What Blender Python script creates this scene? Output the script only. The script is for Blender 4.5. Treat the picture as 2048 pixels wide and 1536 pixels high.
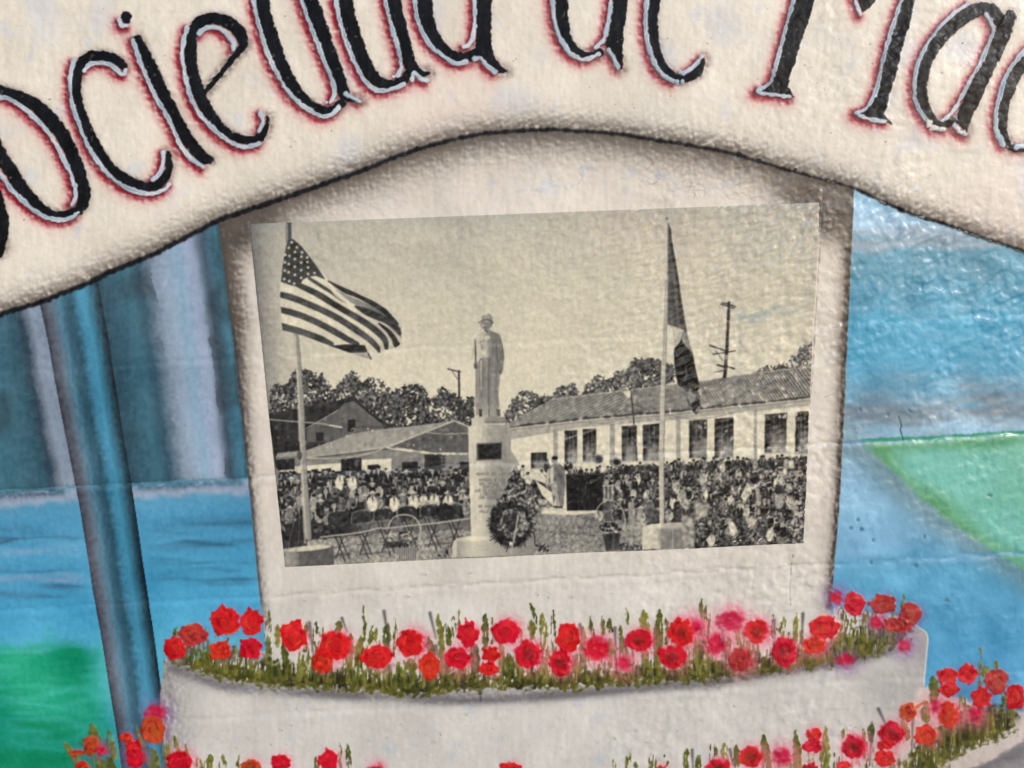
import bpy, math, time
import numpy as np
from mathutils import Matrix
T0 = time.time()
scene = bpy.context.scene
for o in list(bpy.data.objects): bpy.data.objects.remove(o)

# ------------------------------------------------------------------ camera
FPX, CX, CY, DIST = 1500.0, 1024.0, 768.0, 1.25        # focal length in photo pixels, distance to the wall in metres
def _n(v): v = np.array(v, float); return v/np.linalg.norm(v)
dv = _n((271, -7162, -FPX)); ez = -dv                  # world up seen from the camera
dh = np.array((1, .05, 0.0)); dh[2] = -(dv[0]*dh[0]+dv[1]*dh[1])/dv[2]; ex = _n(dh)
ey = np.cross(ez, ex)
R = np.array([ex, ey, ez])                              # camera axes -> world
fwd = R @ np.array((0, 0, -1.0))
CAM = np.array((0, 0, 1.35)) - fwd*DIST
PXM = DIST/FPX                                          # metres per photo pixel near the centre
def to_world(px, py):
    u, v = px-CX, CY-py
    d = [R[i, 0]*u+R[i, 1]*v-R[i, 2]*FPX for i in range(3)]
    t = -CAM[1]/d[1]
    return CAM[0]+t*d[0], CAM[2]+t*d[2]                 # x, z on the wall plane y = 0
cd = bpy.data.cameras.new('camera'); cam = bpy.data.objects.new('camera', cd); scene.collection.objects.link(cam)
m = np.eye(4); m[:3, :3] = R; m[:3, 3] = CAM
cam.matrix_world = Matrix(m.tolist())
cd.sensor_width = 36; cd.lens = 36*FPX/2048; cd.clip_start = .01; cd.clip_end = 200
scene.camera = cam

# ------------------------------------------------------------------ sky, sun, exposure
SUN_EL, SUN_AZ = math.radians(19), math.radians(48)     # azimuth measured from the wall's normal towards the right
w = bpy.data.worlds.new('World'); scene.world = w; w.use_nodes = True
nt = w.node_tree; bg = nt.nodes['Background']
sky = nt.nodes.new('ShaderNodeTexSky'); sky.sky_type = 'NISHITA'; sky.sun_disc = False
sky.sun_elevation = SUN_EL; sky.sun_rotation = math.pi-SUN_AZ; sky.air_density = 1.0; sky.dust_density = .6; sky.ozone_density = 1.8
nt.links.new(sky.outputs[0], bg.inputs[0]); bg.inputs[1].default_value = .15
ld = bpy.data.lights.new('sun', 'SUN'); ld.energy = 2.0; ld.angle = math.radians(6); ld.color = (1, .97, .94)
sun = bpy.data.objects.new('sun', ld); scene.collection.objects.link(sun)
sd = np.array((math.cos(SUN_EL)*math.sin(SUN_AZ), -math.cos(SUN_EL)*math.cos(SUN_AZ), math.sin(SUN_EL)))
from mathutils import Vector
sun.rotation_euler = Vector(sd.tolist()).to_track_quat('Z', 'Y').to_euler(); sun.location = (3, -4, 4)
vs = scene.view_settings; vs.view_transform = 'Standard'; vs.look = 'None'; vs.gamma = 1; vs.exposure = 0.54
vs.use_curve_mapping = False
scene.render.engine = 'CYCLES'

# ------------------------------------------------------------------ noise fields (photo pixel space, period 2560 x 2048)
LS, LW, LH = 2.0, 1280, 1024
_fu = np.fft.rfftfreq(LW)/LS; _fv = np.fft.fftfreq(LH)/LS
def gnoise(seed, su, sv, ang=0, lo=None):
    r = np.random.default_rng(seed); f = np.fft.rfft2(r.standard_normal((LH, LW)))
    c, s = math.cos(ang), math.sin(ang); U, V = np.meshgrid(_fu, _fv)
    a, b = U*c+V*s, -U*s+V*c
    g = np.exp(-2*math.pi**2*(su*su*a*a+sv*sv*b*b))
    if lo: g = g-np.exp(-2*math.pi**2*lo*lo*(U*U+V*V))
    n = np.fft.irfft2(f*g, s=(LH, LW)); n -= n.mean(); return (n/n.std()).astype(np.float32)
NZ = dict(low=gnoise(1, 90, 90), mid=gnoise(2, 28, 28), lump=gnoise(3, 4.2, 4.2, 0, 26), diag=gnoise(4, 8.0, 3.4, -.5, 30),
          vert=gnoise(5, 2.2, 11, 0, 40), fine=gnoise(6, 1.6, 1.6, 0, 12), horz=gnoise(7, 26, 5, 0, 80), blot=gnoise(8, 11, 11, 0, 60),
          f2=gnoise(9, 2.4, 2.4, 0, 14), cr=gnoise(11, 4.6, 4.6, 0, 40), leaf=gnoise(10, 3.0, 3.0, 0, 9))
def nz(k, X, Y, dx=0, dy=0):
    a = NZ[k]; u = (X+dx)/LS; v = (Y+dy)/LS
    i = np.floor(u).astype(np.int32); j = np.floor(v).astype(np.int32); fx = (u-i).astype(np.float32); fy = (v-j).astype(np.float32)
    i0, i1, j0, j1 = i % LW, (i+1) % LW, j % LH, (j+1) % LH
    return (a[j0, i0]*(1-fx)+a[j0, i1]*fx)*(1-fy)+(a[j1, i0]*(1-fx)+a[j1, i1]*fx)*fy
def sst(a, b, x): t = np.clip((x-a)/(b-a), 0, 1); return t*t*(3-2*t)

# ------------------------------------------------------------------ object register
REG = []
def reg(name, parent=None, label=None, mat='wall_paint', kind=None):
    REG.append(dict(name=name, parent=parent, label=label, mat=mat, kind=kind)); return len(REG)-1

# ------------------------------------------------------------------ a surface that is painted: colour, relief and owner per vertex
def smooth(pts, n=5, closed=False):
    P = np.array(pts, float)
    if len(P) < 3 and not closed: return P
    if closed: Q = np.vstack([P[-1], P, P[0], P[1]])
    else: Q = np.vstack([2*P[0]-P[1], P, 2*P[-1]-P[-2]])
    out = []
    for i in range(1, len(Q)-2):
        p0, p1, p2, p3 = Q[i-1:i+3]
        for k in range(n):
            t = k/n; out.append(.5*((2*p1)+(-p0+p2)*t+(2*p0-5*p1+4*p2-p3)*t*t+(-p0+3*p1-3*p2+p3)*t**3))
    if not closed: out.append(P[-1])
    return np.array(out)
def ell(x, y, rx, ry, n=20, rough=0, seed=0, rot=0):
    r = np.random.default_rng(seed); a = np.arange(n)*2*math.pi/n; k = 1+rough*r.uniform(-1, 1, n)
    ux, uy = rx*k*np.cos(a), ry*k*np.sin(a); c, s = math.cos(rot), math.sin(rot)
    return np.stack([x+ux*c-uy*s, y+ux*s+uy*c], 1)
class Surf:
    def __init__(s, X, Y, base):
        s.X, s.Y = X.astype(np.float32), Y.astype(np.float32); sh = X.shape
        s.C = np.empty(sh+(3,), np.float32); s.C[:] = base; s.H = np.zeros(sh, np.float32); s.I = np.full(sh, -1, np.int32)
        s.cx = (X.min(0), X.max(0)); s.ry = (Y.min(1), Y.max(1))
    def win(s, x0, y0, x1, y1):
        a = np.nonzero((s.cx[1] >= x0) & (s.cx[0] <= x1))[0]; b = np.nonzero((s.ry[1] >= y0) & (s.ry[0] <= y1))[0]
        if len(a) == 0 or len(b) == 0: return None
        return (slice(b[0], b[-1]+1), slice(a[0], a[-1]+1))
    def put(s, w, a, col, id=None, h=0, thr=.5):
        if callable(col): col = col(s.X[w], s.Y[w])
        s.C[w] += (np.asarray(col, np.float32)-s.C[w])*a[..., None]
        if id is not None: I = s.I[w]; I[a > thr] = id
        if h: s.H[w] += h*a
    def pdist(s, w, P, closed):
        X, Y = s.X[w], s.Y[w]; d = np.full(X.shape, 1e9, np.float32); n = len(P); wd = np.zeros(X.shape, np.float32)
        for i in range(n if closed else n-1):
            x0, y0 = P[i, :2]; x1, y1 = P[(i+1) % n, :2]; ax, ay = x1-x0, y1-y0; L = ax*ax+ay*ay+1e-9
            t = np.clip(((X-x0)*ax+(Y-y0)*ay)/L, 0, 1); q = np.hypot(X-x0-t*ax, Y-y0-t*ay)
            if P.shape[1] > 2: q = q-(P[i, 2]+t*(P[(i+1) % n, 2]-P[i, 2]))
            d = np.minimum(d, q)
        return d
    def fill(s, P, col, alpha=1, fe=1.3, id=None, h=0, sm=0, edge=0, tex=None, ek='f2'):
        P = smooth(P, sm, True) if sm else np.array(P, float); p = fe+3+edge*3
        w = s.win(P[:, 0].min()-p, P[:, 1].min()-p, P[:, 0].max()+p, P[:, 1].max()+p)
        if w is None: return
        X, Y = s.X[w], s.Y[w]; ins = np.zeros(X.shape, bool); n = len(P)
        for i in range(n):
            x0, y0 = P[i]; x1, y1 = P[(i+1) % n]
            if y0 == y1: continue
            c = ((y0 > Y) != (y1 > Y)) & (X < (x1-x0)*(Y-y0)/(y1-y0)+x0); ins ^= c
        d = s.pdist(w, P, True); d = np.where(ins, -d, d)
        if edge: d = d+edge*(.6*nz('leaf', X*1.9, Y*1.9, 70)+.7*nz('blot', X, Y) if ek == 'edge' else nz(ek, X, Y))
        a = sst(fe, -fe, d)*alpha
        if tex is not None: a = a*tex(X, Y)
        s.put(w, a, col, id, h)
    def stroke(s, pts, col, alpha=1, fe=1.2, id=None, h=0, sm=4, edge=0, tex=None, wd=None, thr=.5):
        P = np.array(pts, float)
        if P.shape[1] == 2: P = np.hstack([P, np.full((len(P), 1), wd or 1.)])
        if sm: P = smooth(P, sm)
        p = P[:, 2].max()+fe+2+3*edge; w = s.win(P[:, 0].min()-p, P[:, 1].min()-p, P[:, 0].max()+p, P[:, 1].max()+p)
        if w is None: return
        d = s.pdist(w, P, False)
        if edge: d = d+edge*nz('f2', s.X[w], s.Y[w])
        a = sst(fe, -fe, d)*alpha
        if tex is not None: a = a*tex(s.X[w], s.Y[w])
        s.put(w, a, col, id, h, thr)
    def glow(s, pts, sig, col, alpha, tex=None, sm=4, r0=0, side=None):
        P = np.array(pts, float)[:, :2]
        if sm and len(P) > 2: P = smooth(P, sm)
        p = sig*3+r0; w = s.win(P[:, 0].min()-p, P[:, 1].min()-p, P[:, 0].max()+p, P[:, 1].max()+p)
        if w is None: return
        d = np.maximum(s.pdist(w, P, False)-r0, 0); a = alpha*np.exp(-d*d/(2*sig*sig))
        if tex is not None: a = np.clip(a*tex(s.X[w], s.Y[w]), 0, 1)
        if side is not None: a = a*side(s.X[w], s.Y[w])
        s.put(w, a, col)
def stops(v, tab):
    t = np.array(tab, float); return np.stack([np.interp(v, t[:, 0], t[:, k]) for k in (1, 2, 3)], -1).astype(np.float32)

LINE = [(-700, 905), (-300, 742), (0, 629), (37, 618), (78, 605), (125, 587), (172, 568), (219, 545), (266, 525), (312, 506), (375, 473), (437, 441), (484, 424), (542, 404),
        (605, 383), (667, 361), (730, 339), (777, 319), (824, 302), (886, 284), (949, 270), (1000, 264), (1078, 259), (1156, 262), (1234, 267),
        (1312, 280), (1390, 292), (1469, 308), (1559, 335), (1644, 358), (1707, 376), (1769, 406), (1832, 430), (1894, 449), (1957, 472), (2048, 503), (2300, 600), (2760, 800)]
LINE = np.array(LINE, float)
def liney(X): return np.interp(X, LINE[:, 0], LINE[:, 1])
# ------------------------------------------------------------------ wall relief (photo pixel units, towards the viewer)
SEAM1 = lambda x: 983-.0576*x
SEAM2 = lambda x: 1222-.0575*x
def relief(X, Y):
    rough = .32+.62*sst(1050, 1700, X+.15*(Y-700))
    ban = sst(40, -60, Y-liney(X))*sst(500, 1500, X); rough = rough*(1-.42*ban)*np.clip(.85+.3*nz('mid', X, Y, 600, 700), .35, 1.5)
    lump = np.tanh(1.3*nz('lump', X*.84, Y*.84)); dg = np.tanh(1.2*nz('diag', X*.84, Y*.84))
    h = 1.6*nz('low', X, Y)+.55*nz('mid', X, Y)+rough*(.45*lump+.72*dg)+.045*nz('vert', X, Y)+.05*nz('fine', X, Y)+.07*(.4+rough)*nz('f2', X*.8, Y*.8)
    cr = np.exp(-(nz('cr', X, Y)/.16)**2)*sst(-.2, 1.2, nz('mid', X, Y, 90, 1500)+.5*nz('blot', X, Y, 9, 300)); h = h-.26*cr*(.5+.6*rough)
    for f, a, sg in ((SEAM1, -1.6, 4.5), (SEAM2, -1.0, 5), (lambda x: SEAM1(x)-239, -.5, 6), (lambda x: SEAM2(x)+238, -.7, 6)):
        d = Y-f(X)-1.5*nz('blot', X, Y); h = h+a*np.exp(-(d/sg)**2)+.8*np.exp(-((d-11)/8)**2)*abs(a)/1.6
    return h.astype(np.float32)
def spray(k=.42, gx=-.6, gy=.8):
    def f(X, Y):                                       # overspray catches one flank of every bump
        e = 2.4; g = (relief_s(X+e*gx, Y+e*gy)-relief_s(X-e*gx, Y-e*gy))
        return np.clip(1+k*g/.75, .25, 1.9)
    return f
def relief_s(X, Y): return .35*np.tanh(1.3*nz('lump', X, Y))+.4*np.tanh(1.2*nz('diag', X, Y))+.22*nz('vert', X, Y)+.4*nz('f2', X, Y)
SPR = spray(); SPR_UP = spray(.42, .3, -.95); SPR_H = spray(.42, -.95, .2); SPR_S = spray(.22)
bris = lambda t, g=.5: (lambda X, Y: sst(t-g, t+g, .85*nz('vert', X*2.2, Y*1.5)+.4*nz('f2', X*1.6, Y*1.1)+.3*nz('blot', X, Y, 20, 80)))

# ------------------------------------------------------------------ the wall: mesh grid
def grid1(a, b, st, lo, hi, co):
    return np.concatenate([np.arange(lo, a, co), np.arange(a, b, st), np.arange(b, hi+co, co)])
xs = grid1(-24, 2072, 1.8, -640, 2700, 14.0); ys = grid1(-24, 1560, 1.8, -420, 1990, 14.0)
GX, GY = np.meshgrid(xs, ys)
W = Surf(GX, GY, (120, 170, 200))
W.H[:] = relief(W.X, W.Y)
ALL = (slice(None), slice(None))
TL, TR, BR, BL = (498, 448), (1638, 405), (1607, 1086), (571, 1133)          # corners of the pasted print

plx = lambda Y: np.interp(Y, [300, 605, 700, 840, 990, 1130, 1180, 1297, 1400, 1485, 2100], [35, 78, 100, 125, 153, 177, 184, 205, 222, 236, 320])
prx = lambda Y: np.interp(Y, [300, 570, 690, 850, 960, 1130, 1180, 1290, 1424, 2100], [155, 199, 222, 246, 263, 287, 295, 312, 330, 430])
pdx = lambda Y: np.interp(Y, [300, 447, 700, 960, 1150, 1245, 2100], [418, 437, 469, 497, 516, 527, 620])
pex = lambda Y: np.interp(Y, [300, 378, 620, 850, 1080, 1200, 2100], [1711, 1707, 1697, 1687, 1673, 1664, 1610])

WALL = reg('mural')                                                     # root, its slab is built at the end
banner = reg('banner', WALL, 'cream painted banner arching over the top of the mural', 'banner_paint')
outline = reg('banner_outline', WALL, 'thin black painted line under the cream banner', 'letter_paint')
pedestal = reg('pedestal_panel', WALL, 'off-white painted panel framing the black and white photograph')
facade = reg('curtain_panel', WALL, 'teal and pale lavender painted drape between the column and the white panel')
pole = reg('slanted_column', WALL, 'shaded blue painted column slanting beside the drapes')
water = reg('rippled_panel', WALL, 'blue painted band with dark ripples between the column and the white panel')
facade2 = reg('curtain_panel', WALL, 'dark teal painted drape left of the slanted column'); water2 = reg('rippled_panel', WALL, 'blue painted band with pale ripples left of the slanted column')
lawn = reg('green_lawn', WALL, 'bright green painted lawn at the lower left')
skyp = reg('blue_panel', WALL, 'glossy light blue painted area on the right')
field = reg('green_field', WALL, 'pale green painted triangle on the right blue area')
plant = reg('planter', WALL, 'off-white painted planter tier below the photograph')
plant2 = reg('planter', WALL, 'grey lavender painted planter rim in the lower right corner')
bed = reg('flower_bed', WALL, 'olive painted band of grass along the upper planter rim')
bed2 = reg('flower_bed', WALL, 'dark olive painted grass along the lower planter at right')

# right blue area
X, Y = W.X, W.Y
yy = Y+.05*(X-1700)+10*nz('horz', X, Y)
W.C[:] = stops(yy, [(380, 140, 184, 212), (450, 152, 185, 210), (482, 140, 160, 176), (515, 96, 154, 178), (600, 82, 150, 180), (650, 78, 160, 194), (740, 84, 160, 194),
                    (790, 112, 158, 184), (832, 120, 138, 152), (858, 142, 176, 198), (888, 146, 184, 210), (1000, 134, 180, 210), (1090, 122, 174, 208), (1150, 92, 162, 198), (1300, 86, 158, 200)])
W.C += (6*nz('mid', X, Y)+4*nz('blot', X, Y))[..., None]
W.I[:] = skyp
# left area
L = X < pdx(Y)
wv = 9*nz('horz', X, Y)
t = (X-prx(Y))/(pdx(Y)-prx(Y))+.004*nz('blot', X, Y)+.004*nz('f2', X, Y)
up = stops(t, [(0, 46, 76, 92), (.1, 52, 88, 106), (.24, 60, 104, 122), (.33, 54, 84, 102), (.40, 96, 116, 134), (.47, 130, 146, 166), (.55, 140, 158, 180), (.64, 128, 158, 182), (.74, 146, 160, 186),
               (.785, 138, 152, 176), (.83, 92, 108, 128), (.865, 62, 82, 98), (.9, 62, 96, 116), (.97, 66, 118, 140), (1, 50, 90, 108)])
s_ = plx(Y)-X+1.0*nz('blot', X, Y)+1.6*nz('f2', X, Y)
lf = stops(s_, [(0, 130, 142, 160), (8, 134, 150, 170), (22, 138, 152, 170), (34, 104, 116, 132), (44, 52, 72, 88), (62, 54, 88, 104), (100, 60, 102, 120), (160, 66, 112, 130)])
top = np.where((X > (prx(Y)+plx(Y))/2)[..., None], up, lf)
dk = sst(.2, 1.6, nz('mid', X, Y))*.3
top = top*(1-dk[..., None]*(top[..., :1] < 110))
sy = Y-SEAM1(X)
lowc = stops(sy+3*nz('blot', X, Y), [(0, 72, 122, 142), (5, 100, 140, 160), (14, 142, 158, 182), (24, 146, 162, 186), (36, 88, 150, 184), (60, 80, 150, 188), (130, 78, 154, 192), (240, 74, 158, 198), (280, 74, 160, 198), (330, 84, 172, 200)])
def rip(lo, mx, cen, sg, amt, col, x0, x1):
    global lowc
    d = sy-cen-wv*.5-.02*(X-x0); a = amt*np.exp(-(d/sg)**2)*sst(x0-8, x0+50, X)*sst(x1+20, x1-40, X)*np.clip(.8+.35*nz('horz', X, Y, 300), .2, 1.3)
    lowc = lowc+(np.array(col, np.float32)-lowc)*a[..., None]
for c, sg, am in ((88, 13, .75), (128, 9, .6), (160, 8, .62), (192, 8, .55), (72, 8, .25)): rip(0, 0, c, sg, am, (48, 92, 118), 292, 520)
for c, sg, am, col in ((64, 10, .35, (66, 118, 150)), (84, 6, .6, (58, 100, 128)), (108, 9, .5, (140, 162, 190)), (145, 8, .65, (58, 100, 130)), (167, 8, .6, (140, 158, 188)), (190, 8, .6, (70, 108, 140))):
    rip(0, 0, c, sg, am, col, -700, 175)
ga = sst(1270, 1312, Y+.03*X+6*nz('blot', X, Y))*sst(240, 150, X-.17*(Y-1300))
gcol = stops(Y+22*nz('horz', X, Y), [(1270, 60, 160, 150), (1312, 26, 146, 112), (1345, 22, 146, 110), (1400, 46, 160, 138), (1440, 26, 148, 116), (1470, 42, 156, 136), (1500, 24, 140, 104), (1560, 20, 130, 96)])
gcol += (5*nz('mid', X, Y))[..., None]
low = lowc+(gcol-lowc)*ga[..., None]
lc = top+(low-top)*sst(-2, 6, sy+2*nz('f2', X, Y))[..., None]
tp = (X-plx(Y))/(prx(Y)-plx(Y)); topk = sst(1000, 700, Y)
pc = stops(tp+.006*nz('blot', X, Y)+.009*nz('f2', X, Y), [(0, 52, 56, 66), (.07, 78, 80, 92), (.2, 96, 112, 128), (.3, 78, 122, 144), (.4, 54, 92, 112), (.5, 46, 82, 100), (.62, 66, 130, 160), (.72, 70, 142, 174), (.84, 54, 102, 124), (.94, 34, 56, 68), (1, 22, 30, 38)])
g2 = SPR_H(X, Y)-1
pc = pc*(1-.22*np.clip(g2, -1, 1)*(sst(.7, .95, tp)+.5*sst(.5, .4, np.abs(tp-.4)*3)))[..., None]
inp = (tp > 0) & (tp < 1)
pa = sst(0, .015, tp)*sst(1, .985, tp)
lc = lc+(pc-lc)*pa[..., None]
lc += (5*nz('mid', X, Y)+1.6*nz('vert', X, Y)*(sy < 0)+2*nz('f2', X, Y))[..., None]
W.C[L] = lc[L]
W.I[L] = np.where(inp, pole, np.where(sy < 0, np.where(tp < .5, facade2, facade), np.where(ga > .5, lawn, np.where(tp < .5, water2, water))))[L]
# scuffed seam lines
W.stroke([(x, SEAM1(x)) for x in range(-40, 500, 45)], (86, 150, 172), .6, 1.5, wd=1.2, edge=.8)
W.glow([(x, SEAM1(x)+9) for x in range(-40, 150, 40)], 5, (48, 62, 76), .5, SPR_UP)
W.glow([(x, SEAM1(x)+8) for x in range(280, 497, 40)], 5, (52, 84, 104), .45, SPR_UP)
# right: grey green field
F = [(1728, 889), (1800, 884), (2048, 868), (2700, 830), (2700, 1560), (2300, 1310), (2048, 1142), (1960, 1086), (1890, 1036), (1830, 986), (1780, 938)]
W.glow([(1690, 889), (1735, 905), (1790, 962), (1850, 1020), (1910, 1062), (2048, 1152), (2300, 1330)], 22, (104, 130, 136), .62)
def fcol(X, Y):
    d1 = np.abs(Y-(SEAM1(X)+4)); d2 = np.interp(X, [1728, 1830, 1960, 2048, 2700], [889, 986, 1086, 1142, 1560])-Y
    e = np.exp(-(d1/24)**2)*.7+np.exp(-(np.maximum(d2, 0)/36)**2)*.8+.14*nz('mid', X, Y)
    e = np.clip(e+.6*sst(1850, 1735, X), 0, 1)[..., None]
    return np.array((118, 188, 176))*(1-e)+np.array((94, 156, 112))*e
W.fill(F, fcol, 1, 9, field, sm=0, edge=2)
W.I[(W.I == skyp) & (W.X > 1740) & (np.abs(W.Y-SEAM1(W.X)-3) < 8)] = field; W.I[(W.I == skyp) & (W.X > 2690) & (W.Y > 825) & (W.Y < 1300)] = field
W.stroke([(x, SEAM1(x)-(2 if x < 1800 else 0)) for x in range(1725, 2700, 60)], (58, 150, 116), .85, 2.5, wd=4, edge=1, id=field)
W.stroke([(x, SEAM1(x)+1) for x in range(1690, 1740, 12)], (118, 160, 190), .7, 3, wd=4)
W.stroke([(x, SEAM2(x)+2) for x in range(1668, 2700, 60)], (84, 150, 186), .75, 3, wd=4, edge=1.2)
W.stroke([(1797, 833), (1802, 852), (1800, 858), (1806, 880)], (36, 62, 72), .85, 1.2, wd=1.2, h=-.5)
for i, (x, y) in enumerate([(1715, 1040), (1722, 1058), (1978, 990), (1847, 1072), (1700, 1056), (1818, 822), (1742, 1126), (1830, 1130), (1893, 1200), (1720, 820), (1775, 830), (1815, 1300), (1745, 1080)]):
    W.fill(ell(x, y, 3+i % 3, 4.5, 9, .35, i), (70, 120, 146), .75, 2, h=-1.2)

# off-white panel that frames the print
def white(X, Y):
    v = np.empty(X.shape+(3,), np.float32); v[:] = (219, 210, 199)
    k = sst(1000, 1250, Y)[..., None]; v = v+(np.array((207, 202, 195))-v)*k
    v += (3*nz('mid', X, Y)+2*nz('vert', X, Y)+1.5*nz('f2', X, Y))[..., None]
    b = sst(.9, 2.1, nz('blot', X, Y, 400, 100))*sst(420, 330, Y)*.5
    return v+(np.array((176, 190, 214))-v)*b[..., None]
yb = np.arange(240, 1321, 30.)
W.fill(list(zip(pdx(yb), yb))+list(zip(pex(yb[::-1]), yb[::-1])), white, 1, 1.2, pedestal)
inside = lambda X, Y: sst(-1.5, 1.5, X-pdx(Y))*sst(-1.5, 1.5, pex(Y)-X)
le = [(float(pdx(y)), y) for y in range(430, 1260, 40)]; re = [(float(pex(y)), y) for y in range(370, 1240, 40)]
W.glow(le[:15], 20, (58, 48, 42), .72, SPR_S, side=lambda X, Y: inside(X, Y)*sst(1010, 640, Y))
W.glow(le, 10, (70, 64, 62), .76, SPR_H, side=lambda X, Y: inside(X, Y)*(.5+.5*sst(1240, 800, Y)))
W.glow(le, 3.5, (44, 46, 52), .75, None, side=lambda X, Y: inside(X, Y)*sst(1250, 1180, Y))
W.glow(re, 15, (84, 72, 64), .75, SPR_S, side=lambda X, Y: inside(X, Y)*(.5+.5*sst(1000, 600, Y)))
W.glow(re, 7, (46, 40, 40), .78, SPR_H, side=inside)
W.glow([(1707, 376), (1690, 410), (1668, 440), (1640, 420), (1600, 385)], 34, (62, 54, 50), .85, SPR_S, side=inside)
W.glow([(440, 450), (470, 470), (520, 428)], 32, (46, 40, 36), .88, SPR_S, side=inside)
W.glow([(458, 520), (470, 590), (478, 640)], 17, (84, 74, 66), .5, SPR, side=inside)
W.stroke([(x, SEAM2(x)+3*math.sin(x*.05)) for x in range(528, 1664, 25)], (176, 164, 154), .45, 3, wd=1.6, edge=1)
W.stroke([(1647, 300), (1644, 400), (1634, 560), (1624, 760), (1600, 1000), (1582, 1140), (1580, 1210)], (110, 98, 90), .55, 1.2, wd=.7, edge=.5, h=-.6)
W.stroke([(1036, 381), (1080, 379), (1112, 370), (1140, 372), (1165, 360), (1166, 330), (1158, 320), (1175, 303)], (186, 194, 210), .4, 4, wd=2, edge=1.8, h=.9)
rg = np.random.default_rng(12)
for i in range(64):                                    # hairline crackle under the arch and on the right margin
    if i < 44: x, y = rg.uniform(1290, 1630), 0; y = float(liney(x))+rg.uniform(30, 95)
    else: x, y = rg.uniform(1642, 1690), rg.uniform(430, 1000)
    if y > 448-.0377*(x-498)-4 and i < 44: continue
    p = [(x, y)]; a = rg.uniform(-.5, .9)
    for k in range(5): a += rg.uniform(-.9, .9); p.append((p[-1][0]+6*math.cos(a), p[-1][1]+5*math.sin(a)))
    W.stroke(p, (120, 108, 98), .45, 1, wd=.5, sm=0, h=-.4)
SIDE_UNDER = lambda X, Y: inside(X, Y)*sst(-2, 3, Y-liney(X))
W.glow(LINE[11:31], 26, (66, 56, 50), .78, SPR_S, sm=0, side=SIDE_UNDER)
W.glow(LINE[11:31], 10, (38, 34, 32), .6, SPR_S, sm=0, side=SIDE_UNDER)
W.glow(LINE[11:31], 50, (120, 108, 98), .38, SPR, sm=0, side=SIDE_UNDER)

# upper planter tier
body = [(337, 1310), (326, 1345), (320, 1410), (328, 1480), (340, 1560), (420, 1990), (1700, 1990), (1800, 1560), (1835, 1470), (1847, 1373), (1852, 1312), (1855, 1272), (1848, 1262), (1833, 1252), (1790, 1228),
        (1760, 1226), (1715, 1222), (1668, 1212), (1600, 1260), (1000, 1300), (560, 1300), (440, 1312), (380, 1316)]
def pcol(X, Y):
    v = np.empty(X.shape+(3,), np.float32); v[:] = (203, 199, 194)
    v += (3*nz('mid', X, Y)+2*nz('vert', X, Y)+1.5*nz('f2', X, Y))[..., None]
    b = sst(1.4, 2.6, nz('blot', X, Y, 900, 40)+.4*nz('f2', X, Y))*.35
    v = v+(np.array((172, 184, 204))-v)*b[..., None]
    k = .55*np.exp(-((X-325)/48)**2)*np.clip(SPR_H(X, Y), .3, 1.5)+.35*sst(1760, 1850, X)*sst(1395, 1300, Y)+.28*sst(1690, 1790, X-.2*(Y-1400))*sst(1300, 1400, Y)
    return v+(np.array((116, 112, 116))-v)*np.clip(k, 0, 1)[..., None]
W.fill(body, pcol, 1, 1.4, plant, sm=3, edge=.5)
W.stroke([(1776, 1232), (1806, 1242), (1833, 1253), (1853, 1270), (1851, 1312), (1846, 1370)], (216, 208, 200), .8, 1.4, wd=1.8, h=.6)
RIM = [(352, 1338), (420, 1362), (500, 1378), (600, 1385), (700, 1390), (780, 1394), (900, 1398), (1000, 1397), (1100, 1391), (1200, 1383), (1300, 1374), (1400, 1365), (1500, 1350), (1600, 1338), (1700, 1322), (1780, 1300)]
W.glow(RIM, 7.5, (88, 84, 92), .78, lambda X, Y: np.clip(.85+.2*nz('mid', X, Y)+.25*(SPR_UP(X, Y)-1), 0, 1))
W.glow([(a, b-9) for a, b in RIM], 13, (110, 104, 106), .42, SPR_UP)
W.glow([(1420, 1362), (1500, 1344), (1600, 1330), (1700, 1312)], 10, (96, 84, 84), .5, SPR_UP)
# lower planter, bottom right
W.fill([(2060, 1425), (2030, 1445), (2036, 1464), (2001, 1486), (1938, 1505), (1894, 1533), (1700, 2150), (2900, 2150), (2900, 1180), (2400, 1290)],
       lambda X, Y: stops(Y+.45*(X-1900)+8*nz('mid', X, Y), [(1490, 206, 200, 192), (1512, 198, 194, 188), (1528, 150, 146, 148), (1560, 118, 114, 118), (1590, 140, 136, 140), (1640, 170, 166, 168)]), 1, 1.5, plant2, sm=3, h=.6)
# blemishes in the white paint
for i in range(46):
    x, y = rg.uniform(350, 1780), rg.uniform(1405, 1500)
    if i % 3 == 0: x, y = rg.uniform(560, 1640), rg.uniform(1140, 1200)
    r = rg.uniform(1.2, 4.5); W.fill(ell(x, y, r*1.4, r, 9, .4, i), (176, 174, 174), .4, 1.6, h=rg.choice([-1.1, 1.2]))
    if i % 2: W.fill(ell(x+r, y+r*.5, 1, .9, 6), (82, 84, 88), .8, 1)

sl = (W.I == skyp) & (W.X < 1885) & (W.Y > 1440); W.I[sl] = plant2; W.C[sl] = (190, 184, 180)
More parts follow.
